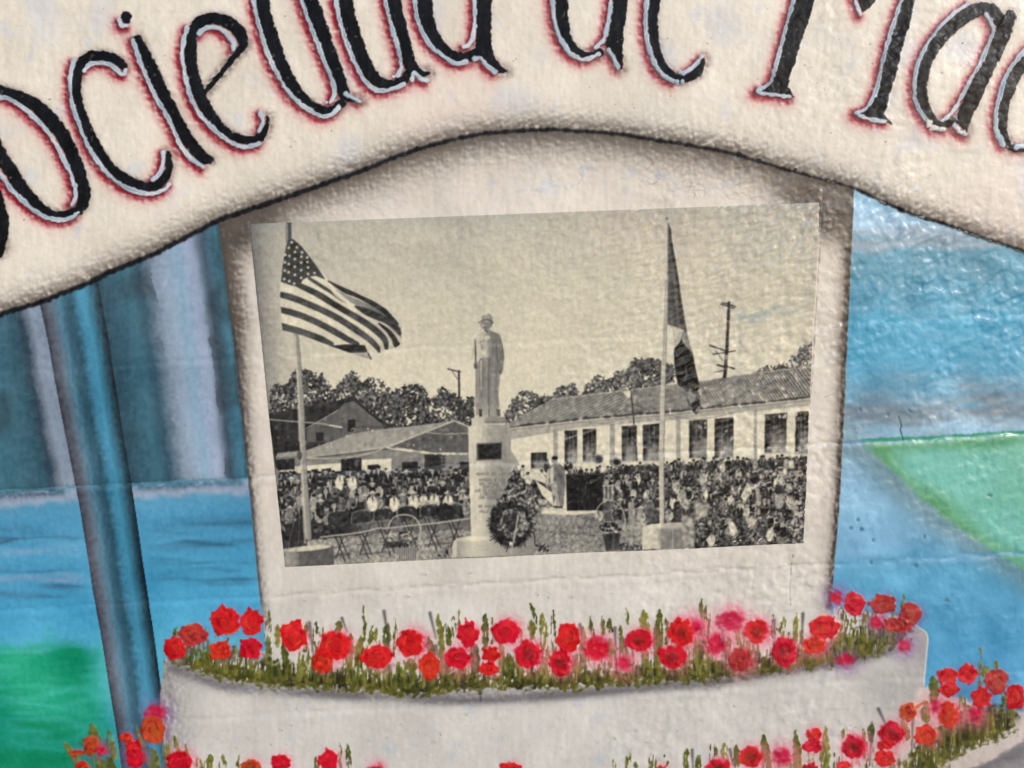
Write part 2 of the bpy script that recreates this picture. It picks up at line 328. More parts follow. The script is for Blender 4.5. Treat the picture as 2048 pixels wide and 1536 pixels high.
# banner
BP = [(x, y) for x, y in LINE]+[(2760, -500), (-700, -500)]
def bcol(X, Y):
    v = np.empty(X.shape+(3,), np.float32); v[:] = (225, 216, 202)
    v += (2.5*nz('mid', X, Y)+2*nz('vert', X, Y)+1.5*nz('f2', X, Y))[..., None]
    pk = sst(.1, 1.8, nz('low', X, Y, 700, 300))*.55; v = v+(np.array((226, 208, 198))-v)*pk[..., None]
    bl = sst(.9, 2.6, nz('mid', X, Y, 1200, 500)+.3*nz('f2', X, Y))*.38+sst(1.7, 2.6, nz('blot', X, Y, 40, 900)+.3*nz('f2', X, Y))*.35
    return v+(np.array((198, 203, 220))-v)*np.clip(bl, 0, .8)[..., None]
W.fill(BP, bcol, 1, 1.3, banner, sm=0)
above = lambda X, Y: sst(1, -3, Y-liney(X))
W.glow(LINE, 14, (60, 54, 50), .72, SPR_UP, sm=0, side=above)
W.glow(LINE, 30, (120, 110, 102), .45, SPR_UP, sm=0, side=above)
W.H += 1.2*np.exp(-((W.Y-liney(W.X)+22)/22)**2)*(np.abs(W.Y-liney(W.X)) < 90)
hv = np.interp(np.arange(len(LINE)), [0, 12, 20, 27, 29, 32, 38], [4.6, 5.0, 3.8, 3.4, 2.8, 3.4, 4])
W.stroke(np.column_stack([LINE, hv]), lambda X, Y: np.full(X.shape+(3,), 22.)+np.array((0, 0, 4))+(5*nz('f2', X, Y))[..., None], .96, 3.0, outline, h=.15, sm=3, edge=.7)
for x, r in ((219, 4), (834, 4), (1478, 6), (1520, 4), (1590, 4)): W.fill(ell(x, float(liney(x))-4, r, r, 9, .4, int(x)), (26, 26, 30), 1, 1.5, outline, h=.6)
for x in (1655, 1755, 1832, 1920, 1945, 1968): W.stroke([(x, liney(x)+1), (x+14, liney(x+14)+1)], (186, 176, 166), .7, 1, wd=.9, h=.8, edge=.7)
W.stroke([(1860, 443), (1930, 464), (2000, 488), (2060, 510)], (150, 142, 136), .55, 1, wd=.8, edge=.9)

# ------------------------------------------------------------------ lettering
LET = []
def letter(key, label, strokes=(), polys=(), hi=(), dots=()):
    LET.append((key, label, strokes, polys, hi, dots))
def C4(pts): return [(1488+a/3.2, b/3.2) for a, b in pts]
letter('S', 'black letter S cut off by the left edge', [[(-60, 300, 14), (-30, 350, 15), (-9, 395, 14), (2, 440, 15), (-2, 485, 14), (-14, 515, 12), (-50, 540, 12)]],
       hi=[])
letter('o', 'black letter o at the left edge, low on the banner', [[(-30, 240, 13), (-12, 285, 13), (2, 312, 14), (22, 345, 14), (45, 380, 14), (70, 408, 12.5), (95, 425, 9), (120, 431, 8), (145, 427, 10), (162, 412, 11), (168, 390, 13), (165, 372, 13.5), (155, 338, 14), (138, 295, 14.5), (119, 262, 15), (97, 235, 15), (72, 212, 14), (42, 195, 12), (12, 184, 10.5), (-10, 180, 10), (-30, 200, 12), (-30, 240, 13)]],
       hi=[[(-8, 193), (0, 195), (19, 198), (47, 216), (72, 239), (97, 267), (116, 298), (128, 323), (141, 348), (147, 370)], [(149, 374), (150, 394), (142, 409)], [(-14, 325), (0, 347), (16, 372), (41, 397), (66, 419), (91, 434), (119, 440), (141, 436), (152, 429)]], dots=[(156, 425, 3, 2.5)])
letter('c', 'black letter c between the o and the i', [[(248, 132, 8), (228, 118, 10), (196, 111, 11), (171, 120, 12), (156, 141, 12), (151, 172, 12), (154, 204, 13), (164, 240, 14), (180, 277, 14), (197, 308, 14), (218, 336, 13), (240, 354, 13), (262, 366, 12), (288, 373, 10), (312, 371, 10), (329, 357, 9), (337, 340, 7), (338, 320, 7), (336, 306, 5)]],
       hi=[[(169, 141), (181, 130), (200, 126), (219, 129), (231, 138), (246, 149), (252, 141)], [(147, 123), (141, 150), (142, 188), (147, 219), (159, 250), (173, 284), (188, 312), (212, 344), (238, 366), (266, 381), (300, 388), (328, 380), (338, 369)], [(327, 305), (325, 328), (319, 347), (307, 359)]])
letter('i', 'black letter i with its dot under a pale crescent', [[(276, 80, 10), (291, 111, 12), (311, 152, 13), (327, 188, 13), (345, 224, 13), (365, 262, 13), (385, 293, 13), (405, 314, 13), (418, 320, 8)]], polys=[ell(253, 35, 12, 13, 12, .12, 3)],
       hi=[[(266, 81), (278, 116), (294, 156), (312, 194), (334, 231), (347, 259), (362, 294), (381, 316), (405, 334)], [(239, 41), (243, 51), (253, 51)]])
letter('e', 'black letter e with a thin slanted crossbar', [[(414, 180, 5), (437, 153, 5.5), (462, 122, 6), (489, 90, 7)], [(489, 88, 9), (479, 64, 13), (455, 44, 13), (425, 37, 11.5), (400, 46, 13), (385, 69, 13), (380, 100, 13), (383, 132, 13), (390, 163, 13), (400, 191, 13), (414, 220, 13), (432, 247, 12), (455, 267, 10), (482, 279, 9), (505, 282, 9), (524, 272, 8), (534, 252, 5), (536, 235, 3)]],
       hi=[[(398, 68), (412, 57), (437, 57), (453, 69), (466, 85), (467, 99)], [(374, 56), (365, 103), (368, 134), (375, 169), (384, 200), (400, 228), (422, 253), (444, 272), (469, 288), (488, 294), (519, 288)], [(522, 225), (527, 244), (520, 261)]])
letter('d', 'first black letter d, right after the e', [[(520, -60, 15), (525, 0, 15.5), (530, 36, 15), (542, 78, 16), (560, 125, 15), (580, 167, 15), (600, 194, 14), (625, 213, 11), (650, 222, 9), (668, 219, 9), (683, 207, 9)], [(600, -60, 16), (621, 0, 16), (636, 45, 16), (652, 90, 15), (667, 130, 15), (679, 163, 14), (689, 188, 12), (702, 197, 6), (722, 201, 2.5)]],
       hi=[[(505, -30), (508, 0), (513, 31), (525, 75), (542, 122), (563, 162), (583, 191), (611, 216), (646, 233), (664, 228), (678, 216)], [(594, -30), (603, 0), (617, 41), (633, 81), (646, 116), (658, 144), (666, 166), (669, 188), (661, 204)], [(692, 188), (705, 196), (720, 203)]], dots=[(653, 205, 3, 3)])
letter('a', 'black letter a between the two long-stemmed d letters', [[(690, -40, 16), (690, 0, 16), (697, 38, 16), (711, 83, 16), (724, 119, 15), (741, 149, 14), (761, 165, 12), (784, 169, 10), (805, 162, 10), (818, 148, 10)], [(782, -40, 16), (787, 0, 16), (795, 44, 16), (808, 89, 15), (818, 123, 14), (829, 140, 11), (845, 147, 7), (858, 146, 3)]],
       hi=[[(670, -20), (672, 0), (678, 34), (688, 69), (700, 103), (714, 134), (730, 162), (752, 180), (771, 181), (792, 175), (807, 169)], [(768, -20), (771, 0), (777, 31), (788, 69), (797, 100), (802, 131), (797, 150)], [(824, 160), (828, 146), (842, 158), (852, 161)]], dots=[(787, 153, 4, 3)])
letter('d', 'second black letter d, ending the first word', [[(847, -50, 17), (847, 0, 17), (852, 38, 16), (864, 70, 15), (880, 95, 14), (900, 110, 13), (920, 116, 11), (940, 112, 10), (956, 104, 10)], [(967, -50, 16), (967, 0, 16), (967, 60, 16), (968, 98, 16), (979, 120, 12), (998, 138, 8), (1012, 142, 3)]],
       hi=[[(828, -20), (830, 0), (833, 31), (846, 66), (861, 91), (883, 109), (911, 127), (932, 123)], [(949, -20), (949, 0), (949, 41), (947, 72), (939, 88), (928, 94)], [(950, 117), (961, 116), (974, 131), (990, 144)]])
letter('d', 'black letter d of the short middle word', [[(1120, -50, 17), (1120, 0, 17), (1122, 38, 16), (1129, 72, 14), (1142, 95, 12), (1160, 107, 8), (1180, 110, 6), (1200, 104, 8)], [(1247, -50, 16), (1241, 0, 16), (1234, 50, 16), (1229, 85, 17), (1234, 110, 12), (1243, 136, 3)]],
       hi=[[(1104, -20), (1105, 0), (1108, 34), (1117, 69), (1130, 91)], [(1133, 97), (1145, 109), (1162, 118), (1181, 116), (1197, 108)], [(1223, -20), (1222, 0), (1219, 28), (1214, 56), (1206, 81), (1192, 94)], [(1217, 100), (1228, 116), (1237, 133)]])
letter('e', 'black letter e of the middle word, ending in a hook', [[(1312, -50, 14), (1307, 0, 14), (1303, 45, 13), (1308, 90, 13), (1318, 125, 12), (1338, 148, 11), (1358, 157, 8), (1378, 155, 9), (1392, 146, 9), (1402, 131, 7.5), (1407, 119, 4)]],
       hi=[[(1297, -20), (1294, 0), (1291, 41), (1294, 78), (1305, 116), (1316, 138), (1331, 153), (1347, 162)], [(1366, 147), (1384, 135), (1404, 114)]], dots=[(1354, 165, 4, 6), (1364, 164, 4, 5.5), (1360, 144, 4, 4)])
letter('M', 'black capital M with serifs on both stems', polys=[C4([(360, -140), (325, -20), (265, 200), (215, 380), (185, 500), (145, 555), (95, 585), (210, 600), (300, 625), (328, 622), (310, 590), (288, 555), (292, 500), (330, 400), (370, 260), (415, 140), (458, -20), (490, -140)]),
       C4([(690, -90), (722, -10), (760, 82), (800, 55), (860, -20), (920, -90)]), C4([(1045, -140), (1010, -20), (960, 160), (900, 350), (860, 520), (820, 640), (770, 700), (718, 722), (800, 758), (900, 782), (942, 796), (930, 768), (895, 738), (910, 680), (950, 540), (990, 400), (1020, 280), (1060, 170), (1105, -20), (1140, -140)])],
       hi=[C4([(345, -80), (320, 0), (280, 130), (240, 290), (205, 420), (180, 510), (140, 550), (85, 580)]), C4([(90, 585), (130, 597), (200, 606), (300, 620)]), C4([(680, -80), (712, 0), (745, 92)]), C4([(1030, -70), (1010, 0), (970, 120), (920, 270), (880, 420), (850, 560), (810, 650), (770, 700), (716, 720)]), C4([(725, 728), (780, 757), (895, 780)])])
letter('a', 'black oval letter a right of the capital M', [[(2000, 42, 12), (1990, 26, 13), (1972, 17, 13), (1947, 23, 14), (1915, 43, 14), (1883, 72, 15), (1861, 99, 15), (1846, 132, 14), (1840, 165, 14), (1841, 192, 13), (1848, 216, 12.5), (1858, 232, 10), (1874, 246, 6), (1890, 249, 6), (1908, 242, 8)], [(2022, 30, 10), (2007, 66, 16), (1990, 105, 15), (1972, 140, 15), (1955, 175, 16), (1939, 210, 16), (1929, 235, 14), (1933, 263, 3)]],
       hi=[C4([(1440, 18), (1340, 90), (1230, 200), (1150, 320), (1100, 440), (1085, 560), (1095, 660), (1140, 740), (1180, 795), (1225, 825), (1280, 828)]), C4([(1550, 90), (1580, 140), (1595, 200), (1560, 300), (1510, 410), (1450, 510), (1390, 620), (1330, 720), (1268, 770)]), C4([(1345, 800), (1380, 845), (1422, 858)])])
letter('d', 'black letter d cut off by the right edge', [[(2090, 60, 14), (2055, 118, 14), (2035, 143, 13), (2020, 172, 13), (2010, 202, 12), (2004, 235, 12), (2005, 265, 11), (2015, 286, 9), (2032, 297, 6), (2070, 297, 6)]],
       hi=[C4([(1850, 260), (1792, 330), (1720, 420), (1670, 510), (1640, 610), (1615, 720), (1620, 840), (1662, 925)]), C4([(1745, 940), (1800, 930)])])
# overspray first, letters on top
SH = lambda p, dx, dy: [(a[0]+dx, a[1]+dy) for a in p]
isban = lambda X, Y: sst(3, -2, Y-liney(X))
for key, label, st, po, hi, dots in LET:
    for p in hi: W.glow(SH(p, -6, 8), 13, (204, 120, 118), .3, SPR, side=isban)
    for p in hi: W.glow(SH(p, -5, 5), 6.8, (150, 14, 34), .88, SPR, side=isban)
    for p in hi: W.glow(SH(p, -3, 3), 4.5, (58, 12, 20), .62, None, side=isban)
    for p in st: W.glow(p, 6, (120, 104, 98), .5, SPR, r0=8, side=isban)
W.glow([(244, 52), (250, 60)], 7, (120, 30, 44), .6); W.glow([(0, 470), (6, 500)], 10, (90, 70, 60), .5, SPR)
def ink(X, Y): return np.array((17, 17, 21))+(3*nz('f2', X, Y)+4*nz('vert', X, Y)+3*nz('blot', X, Y))[..., None]*np.array((.8, .85, 1.0))
def pale(X, Y): return np.array((190, 203, 214))+(9*nz('blot', X, Y)+5*nz('f2', X, Y))[..., None]*np.array((1.1, 1, .8))
dry = lambda X, Y: np.clip(1.32+.2*nz('f2', X, Y)+.12*nz('vert', X, Y), .55, 1)
for key, label, st, po, hi, dots in LET:
    li = reg('letter', WALL, label, 'letter_paint'); hid = reg('highlight', li, None, 'letter_paint')
    for p in st: W.stroke(p, ink, 1, 1.5, li, h=.7, edge=.9, tex=dry)
    for p in po: W.fill(p, ink, 1, 1.4, li, h=.7, edge=.9, tex=dry)
    for k, p in enumerate(hi):
        q = np.array([(a[0], a[1]) for a in p], float); n = len(q); wd = 4.3*(1+.18*np.sin(np.arange(n)*2.1+k))
        if key in 'Ma' and q[0, 0] > 1480: wd = wd*.86
        W.stroke(np.column_stack([q, wd]), pale, .96, 1.3, hid, h=.8, edge=.8)
        sp = smooth(q, 4)                              # the bristle gap running inside the highlight
        if n > 6:
            g = SH(sp[len(sp)//5:-len(sp)//6], .6, -.4)
            W.stroke(np.array(g), (74, 78, 88), .5, .8, wd=.4, sm=0, edge=.1, h=-.15, thr=2)
    for x, y, a, b in dots: W.fill(ell(x, y, a, b, 10), pale, 1, 1.2, hid, h=1)
    if key == 'a' and st[0][0][0] > 1900:              # ragged white dabs under the oval a
        for x, y, a, b in ((1856, 246, 8, 7), (1866, 256, 9, 5), (1884, 258, 8, 4), (1914, 258, 8, 4), (1925, 264, 8, 5)): W.fill(ell(x, y, a, b, 10, .3, int(x)), (214, 208, 202), 1, 1.4, hid, h=1.2, edge=1)
for i in range(130):                                   # specks and nicks on the banner
    x = rg.uniform(0, 2048); y = rg.uniform(0, 1)*(liney(x)-25); r = rg.uniform(.5, 1.5)
    W.fill(ell(x, y, r*1.5, r, 6, .4, i), rg.choice([60, 110, 150])*np.array((1, .98, 1.0)), .7, .9, h=-.5)

# ------------------------------------------------------------------ flower beds
BEDLOW = [(338, 1318), (420, 1345), (480, 1362), (560, 1370), (700, 1378), (800, 1386), (840, 1388), (900, 1377), (1000, 1372), (1100, 1374), (1200, 1371), (1300, 1362), (1400, 1357), (1500, 1343), (1580, 1337), (1650, 1327), (1720, 1318), (1790, 1290), (1822, 1262)]
BEDTOP = [(1815, 1248), (1740, 1240), (1700, 1262), (1640, 1300), (1540, 1318), (1440, 1322), (1340, 1332), (1240, 1340), (1140, 1346), (1040, 1344), (940, 1346), (840, 1344), (740, 1340), (640, 1334), (560, 1322), (480, 1305), (400, 1296), (350, 1290)]
def olive(X, Y):
    k = np.clip(.5+.35*nz('blot', X, Y)+.25*nz('f2', X, Y), 0, 1)[..., None]
    v = np.array((62, 62, 24))*(1-k)+np.array((112, 106, 46))*k
    d = sst(.7, 1.8, nz('blot', X, Y, 77, 31))[..., None]*.8
    return v+(np.array((38, 34, 24))-v)*d
def stip(t, g=.55): return lambda X, Y: sst(t-g, t+g, .95*nz('f2', X*1.5, Y*1.5)+.5*nz('leaf', X*1.4, Y*1.2, 90, 10)+.35*nz('vert', X*1.3, Y)+.25*nz('blot', X, Y, 20, 80))
W.fill(BEDLOW+BEDTOP, olive, .95, 9, bed, edge=5, tex=lambda X, Y: np.clip(bris(-1.3, .8)(X, Y), 0, 1), h=.4)
W.fill(BEDLOW+[(a, b-28) for a, b in BEDLOW[::-1]], olive, .95, 5, bed, edge=4, tex=bris(-1.9, .6), h=.4)
W.fill([(a, b+7) for a, b in BEDLOW]+[(a, b-12) for a, b in BEDLOW[::-1]], (92, 92, 40), .8, 4, edge=4, tex=stip(.1, .4), h=.3)
W.stroke([(a, b-14) for a, b in BEDLOW[1:14]], (44, 40, 28), .75, 9, wd=4, edge=3, tex=stip(-.2, .9))
W.stroke([(1440, 1336), (1560, 1316), (1640, 1306), (1720, 1290), (1800, 1268)], (58, 54, 42), .8, 9, wd=8, edge=4, tex=stip(-.5, .8), id=bed)
B2 = [(1880, 1536), (1894, 1500), (1870, 1470), (1890, 1440), (1925, 1410), (1990, 1420), (2040, 1425), (2020, 1445), (2030, 1455), (1990, 1480), (1930, 1502), (1890, 1530), (1880, 1560), (1790, 1560), (1840, 1500), (1870, 1470)]
W.fill([(1838, 1372), (1880, 1384), (1930, 1400), (2000, 1416), (2060, 1428), (2050, 1480), (1890, 1560), (1780, 1560), (1815, 1450)], lambda X, Y: np.array((204, 190, 184))+(5*nz('mid', X, Y))[..., None], .95, 5, plant2, sm=2, edge=1)
W.fill([(1800, 1560), (1825, 1500), (1880, 1450), (1930, 1415), (1990, 1410), (2036, 1430), (2022, 1446), (2026, 1458), (1995, 1478), (1935, 1499), (1892, 1528), (1875, 1560)], olive, .95, 7, bed2, edge=4, tex=bris(-1.6, .8), h=.4)
W.stroke([(1900, 1520), (1945, 1498), (2000, 1480), (2034, 1458)], (96, 98, 52), .8, 2, wd=3, edge=1.5, tex=stip(-.3, .5))
W.glow([(1890, 1490), (1930, 1460), (1980, 1440), (2020, 1430)], 14, (42, 40, 30), .6, SPR)
# blades: x0, y0 base, x1, y1 tip, half width, kind (0 solid, 1 dry brush, 2 thin black spray)
BL_ = [(538, 1300, 539, 1222, 5, 1), (556, 1290, 556, 1250, 5, 0), (572, 1330, 567, 1290, 6, 0), (611, 1300, 613, 1245, 5, 1), (634, 1300, 633, 1245, 5, 1), (645, 1290, 645, 1255, 5, 1),
       (674, 1262, 679, 1244, 6, 0), (700, 1335, 702, 1270, 7, 0), (718, 1330, 722, 1275, 8, 0), (730, 1280, 727, 1215, 2.5, 0), (738, 1285, 744, 1256, 4, 0), (755, 1285, 753, 1258, 4, 1), (773, 1295, 776, 1250, 7, 0),
       (790, 1310, 790, 1236, 4, 1), (808, 1350, 797, 1325, 6, 0), (826, 1345, 822, 1318, 9, 0), (868, 1330, 858, 1276, 7, 0), (884, 1310, 876, 1230, 6, 0), (892, 1350, 886, 1315, 9, 0), (898, 1285, 892, 1246, 6, 1), (907, 1275, 907, 1235, 4, 1),
       (920, 1250, 918, 1218, 2.5, 1), (952, 1340, 948, 1290, 9, 0), (970, 1295, 971, 1230, 6, 0), (986, 1285, 985, 1238, 4, 1), (1008, 1345, 1001, 1285, 6, 0), (1024, 1350, 1017, 1310, 8, 0), (1043, 1352, 1034, 1320, 7, 0), (1045, 1290, 1040, 1260, 5, 1),
       (1078, 1250, 1061, 1210, 3.5, 1), (1064, 1275, 1063, 1243, 7, 1), (1087, 1300, 1085, 1228, 7, 1), (1109, 1300, 1107, 1224, 5, 1), (1094, 1345, 1092, 1290, 7, 1), (1152, 1350, 1160, 1308, 9, 0), (1170, 1320, 1166, 1255, 6, 0),
       (1190, 1275, 1179, 1238, 3.5, 1), (1207, 1268, 1205, 1234, 4, 1), (1222, 1330, 1220, 1280, 8, 0), (1222, 1262, 1218, 1240, 5, 1), (1240, 1330, 1241, 1250, 7, 1), (1255, 1245, 1252, 1214, 2.5, 1), (1296, 1265, 1286, 1224, 8, 0),
       (1292, 1345, 1291, 1300, 7, 0), (1313, 1330, 1319, 1222, 8, 0), (1333, 1285, 1331, 1230, 4, 1), (1375, 1340, 1374, 1284, 6, 1), (1394, 1345, 1403, 1262, 8, 0), (1414, 1265, 1403, 1200, 8, 1), (1412, 1300, 1410, 1245, 8, 1),
       (1455, 1310, 1457, 1275, 6, 0), (1477, 1285, 1476, 1252, 6, 1), (1545, 1300, 1545, 1230, 5, 1), (1566, 1270, 1567, 1236, 5, 1), (1598, 1300, 1593, 1230, 8, 1), (1688, 1270, 1683, 1215, 8, 1), (1712, 1270, 1711, 1230, 4, 1), (1733, 1280, 1733, 1218, 8, 1), (1771, 1270, 1772, 1240, 5, 1),
       # lower left
       (165, 1540, 128, 1488, 6, 0), (200, 1490, 182, 1450, 8, 0), (230, 1515, 217, 1465, 7, 0), (205, 1545, 190, 1515, 9, 0), (230, 1540, 215, 1518, 8, 0), (300, 1530, 272, 1452, 5, 0), (316, 1545, 305, 1496, 8, 0), (333, 1530, 332, 1480, 8, 1),
       (362, 1510, 350, 1474, 4, 0), (378, 1530, 373, 1486, 3, 0), (402, 1540, 396, 1516, 6, 1), (418, 1545, 422, 1512, 8, 1), (448, 1545, 446, 1512, 6, 1), (480, 1545, 478, 1515, 4, 1), (630, 1545, 633, 1518, 5, 1), (682, 1545, 681, 1490, 2.5, 1), (699, 1545, 695, 1490, 5, 1),
       (1230, 1545, 1226, 1520, 4, 1), (1254, 1540, 1261, 1504, 4, 1), (1276, 1545, 1270, 1524, 4, 1), (1305, 1545, 1303, 1510, 7, 1), (1331, 1530, 1330, 1512, 4, 1), (1372, 1540, 1373, 1500, 5, 1), (1397, 1540, 1396, 1510, 6, 1),
       (1425, 1520, 1426, 1488, 7, 1), (1452, 1520, 1449, 1490, 6, 1), (1474, 1530, 1472, 1494, 7, 0), (1538, 1545, 1527, 1474, 8, 0), (1592, 1545, 1592, 1466, 7, 0), (1657, 1520, 1652, 1456, 5, 0), (1652, 1545, 1646, 1490, 8, 0), (1688, 1485, 1688, 1460, 4, 1),
       (1730, 1515, 1728, 1462, 4, 0), (1743, 1480, 1744, 1448, 6, 0), (1815, 1475, 1805, 1440, 6, 0), (1867, 1400, 1866, 1354, 9, 0), (1853, 1440, 1853, 1406, 8, 0), (1925, 1430, 1925, 1385, 6, 1), (1961, 1372, 1960, 1297, 5, 1), (1977, 1365, 1975, 1335, 5, 1), (1992, 1345, 1992, 1322, 4, 1), (2010, 1410, 2010, 1365, 7, 1)]
for x0 in np.arange(350, 1810, 9.):                    # short tufts rising out of the band
    yb_ = np.interp(x0, [p[0] for p in BEDLOW], [p[1] for p in BEDLOW])-14; hgt = rg.uniform(24, 78)
    BL_.append((x0+rg.uniform(-6, 6), yb_, x0+rg.uniform(-9, 9), yb_-hgt, rg.uniform(3, 6.5), 3))
for x0 in np.arange(1530, 2040, 17.):
    yb_ = np.interp(x0, [1530, 1850, 1900, 2040], [1550, 1540, 1500, 1440]); BL_.append((x0, yb_, x0+rg.uniform(-6, 6), yb_-rg.uniform(30, 60), rg.uniform(3, 6), 3))
def gcolr(i):
    r = np.random.default_rng(500+i); k = r.uniform(0, 1); c = np.array((72, 80, 34))*(1-k)+np.array((128, 124, 56))*k
    return lambda X, Y: c+(9*nz('f2', X, Y)+5*nz('vert', X, Y))[..., None]
for i, (x0, y0, x1, y1, hw, kd) in enumerate(BL_):
    par = bed2 if (x0 > 1790 and y0 > 1330) or y0 > 1440 else bed
    mx, my = (x0+x1)/2+((i*37) % 7-3)*.8, (y0+y1)/2
    if kd == 3: W.stroke([(x0, y0, hw), (mx, my, hw*.9), (x1, y1, hw*.35)], gcolr(i), .92, 1.5, par, edge=.8, tex=bris(-.55, .6), h=.4); continue
    gid = reg('grass_blade', par, None, 'brush_paint'); hw = hw*1.2; y1 = y1-3
    prof = [(x0, y0, hw*.7), (mx, my, hw), (x0*.2+x1*.8, y0*.2+y1*.8, hw*.7), (x1, y1, hw*.2)]
    W.stroke(prof, gcolr(i), .97, 1.4, gid, edge=.9, h=.7, tex=(bris(-1.9, .6) if kd == 0 else bris(-.55, .5)), thr=.45)
# thin black spray ticks
for x0, y0, x1, y1 in ((619, 1245, 632, 1345), (684, 1236, 694, 1262), (768, 1222, 780, 1300), (860, 1225, 872, 1275), (872, 1290, 880, 1350), (1160, 1250, 1170, 1345), (1230, 1256, 1232, 1330), (1248, 1280, 1266, 1345), (1408, 1262, 1404, 1310), (1445, 1260, 1450, 1340),
                       (1606, 1228, 1604, 1300), (1548, 1240, 1548, 1290), (1757, 1418, 1772, 1450), (1384, 1500, 1386, 1540), (1460, 1500, 1466, 1530), (1826, 1430, 1824, 1510), (1745, 1460, 1740, 1530), (780, 1330, 778, 1352), (656, 1335, 652, 1352), (928, 1368, 928, 1384), (960, 1380, 962, 1400), (952, 1290, 956, 1350)):
    W.stroke([(x0, y0, 3.2), ((x0+x1)/2, (y0+y1)/2, 2), (x1, y1, 1.2)], (54, 52, 54), .7, 3.0)
for x in np.arange(550, 1720, 19.):
    y = np.interp(x, [p[0] for p in BEDLOW], [p[1] for p in BEDLOW])-rg.uniform(6, 26); W.stroke([(x, y-rg.uniform(8, 18), 1.6), (x+rg.uniform(-2, 2), y, 2.6)], (30, 28, 26), .65, 3)

# flowers: x, y, rx, ry, tone, softness   tone: r red, o orange, c crimson, d dull on blue, p pink spray only, b brownish
FL = [(387, 1268, 26, 21, 'd', 0), (350, 1295, 22, 22, 'r', 0), (442, 1298, 20, 19, 'o', 0), (451, 1240, 27, 26, 'r', 0), (504, 1243, 20, 23, 'r', 0), (503, 1295, 20, 22, 'c', 0), (588, 1271, 23, 28, 'r', 0), (645, 1318, 19, 28, 'o', 0), (670, 1290, 28, 25, 'r', 1),
      (753, 1312, 27, 24, 'r', 0), (821, 1285, 27, 26, 'r', 1), (859, 1329, 20, 23, 'o', 0), (936, 1266, 20, 23, 'c', 0), (914, 1314, 22, 22, 'c', 1), (982, 1308, 17, 16, 'r', 0), (976, 1336, 16, 13, 'r', 0), (1011, 1263, 23, 25, 'c', 1),
      (1056, 1308, 25, 24, 'c', 1), (1137, 1274, 23, 27, 'r', 0), (1120, 1324, 21, 22, 'c', 1), (1192, 1297, 20, 24, 'c', 2), (1278, 1280, 23, 21, 'c', 1), (1245, 1326, 9, 9, 'p', 2), (1361, 1263, 24, 24, 'r', 1), (1389, 1252, 7, 7, 'p', 2), (1344, 1312, 24, 20, 'c', 1),
      (1459, 1241, 23, 18, 'p', 2), (1430, 1287, 15, 17, 'p', 2), (1478, 1317, 21, 23, 'd', 1), (1512, 1261, 22, 22, 'r', 1), (1568, 1302, 22, 26, 'c', 1), (1650, 1255, 27, 24, 'r', 0), (1628, 1290, 22, 18, 'o', 1), (1709, 1207, 19, 22, 'c', 0), (1672, 1195, 9, 10, 'c', 2),
      (1796, 1249, 27, 13, 'd', 1), (1765, 1207, 22, 20, 'd', 0), (1821, 1226, 20, 19, 'd', 0), (1753, 1245, 10, 9, 'p', 2), (1688, 1321, 20, 8, 'p', 2), (1806, 1291, 8, 7, 'p', 2),
      (1897, 1378, 20, 14, 'r', 0), (1894, 1350, 19, 13, 'r', 0), (1935, 1347, 18, 20, 'r', 0), (1992, 1362, 20, 26, 'd', 0), (1963, 1394, 18, 19, 'r', 0), (2030, 1394, 18, 24, 'r', 0), (1871, 1413, 8, 12, 'p', 2), (1897, 1429, 19, 26, 'o', 1), (1949, 1429, 7, 14, 'p', 2),
      (1816, 1424, 15, 18, 'b', 0), (1852, 1470, 22, 20, 'o', 0), (1783, 1467, 21, 20, 'c', 1), (1772, 1489, 18, 10, 'r', 0), (1770, 1517, 20, 17, 'r', 0), (1628, 1470, 15, 13, 'r', 0), (1625, 1491, 17, 13, 'c', 0), (1707, 1495, 23, 23, 'c', 1), (1688, 1532, 11, 10, 'r', 0), (1621, 1537, 15, 10, 'c', 0),
      (1501, 1514, 22, 18, 'r', 1), (1563, 1514, 14, 13, 'p', 2), (1435, 1533, 22, 13, 'c', 1), (1323, 1538, 11, 7, 'o', 0), (1021, 1534, 19, 11, 'r', 0), (750, 1538, 17, 5, 'c', 1), (657, 1522, 19, 22, 'c', 0), (561, 1524, 18, 15, 'c', 0), (502, 1532, 18, 13, 'b', 0),
      (359, 1522, 23, 20, 'c', 1), (255, 1475, 13, 11, 'o', 0), (268, 1492, 16, 13, 'r', 0), (269, 1514, 18, 18, 'c', 1), (310, 1424, 18, 12, 'p', 2), (307, 1458, 22, 25, 'b', 0), (183, 1490, 16, 20, 'b', 0), (154, 1506, 14, 8, 'b', 0), (202, 1500, 8, 8, 'p', 1), (166, 1535, 15, 12, 'o', 0), (1391, 1253, 6, 5, 'p', 2)]
TONE = dict(r=(204, 24, 30), o=(206, 46, 30), c=(198, 14, 38), d=(170, 44, 44), p=(190, 26, 60), b=(180, 66, 34))
FL = [(a, b, c*1.07, d*1.07, e, f) for a, b, c, d, e, f in FL]
for i, (x, y, rx, ry, tn, so) in enumerate(FL):
    blue = (x < 515 and y < 1300) or x > 1670 and y < 1400 or x < 320
    hc = (226, 120, 140) if not blue else (128, 96, 150)
    W.glow([(x+rx*.25, y+ry*.1), (x+rx*.3, y+ry*.12)], 8+4*so, hc, (.42 if not blue else .3)+.12*so, SPR, sm=0, r0=min(rx, ry)*.8)
    if so: W.glow([(x+rx*.3, y-ry*.1), (x+rx*.35, y)], 6, (206, 20, 60), .5+.2*(so == 2), SPR, sm=0, r0=min(rx, ry)*.55)
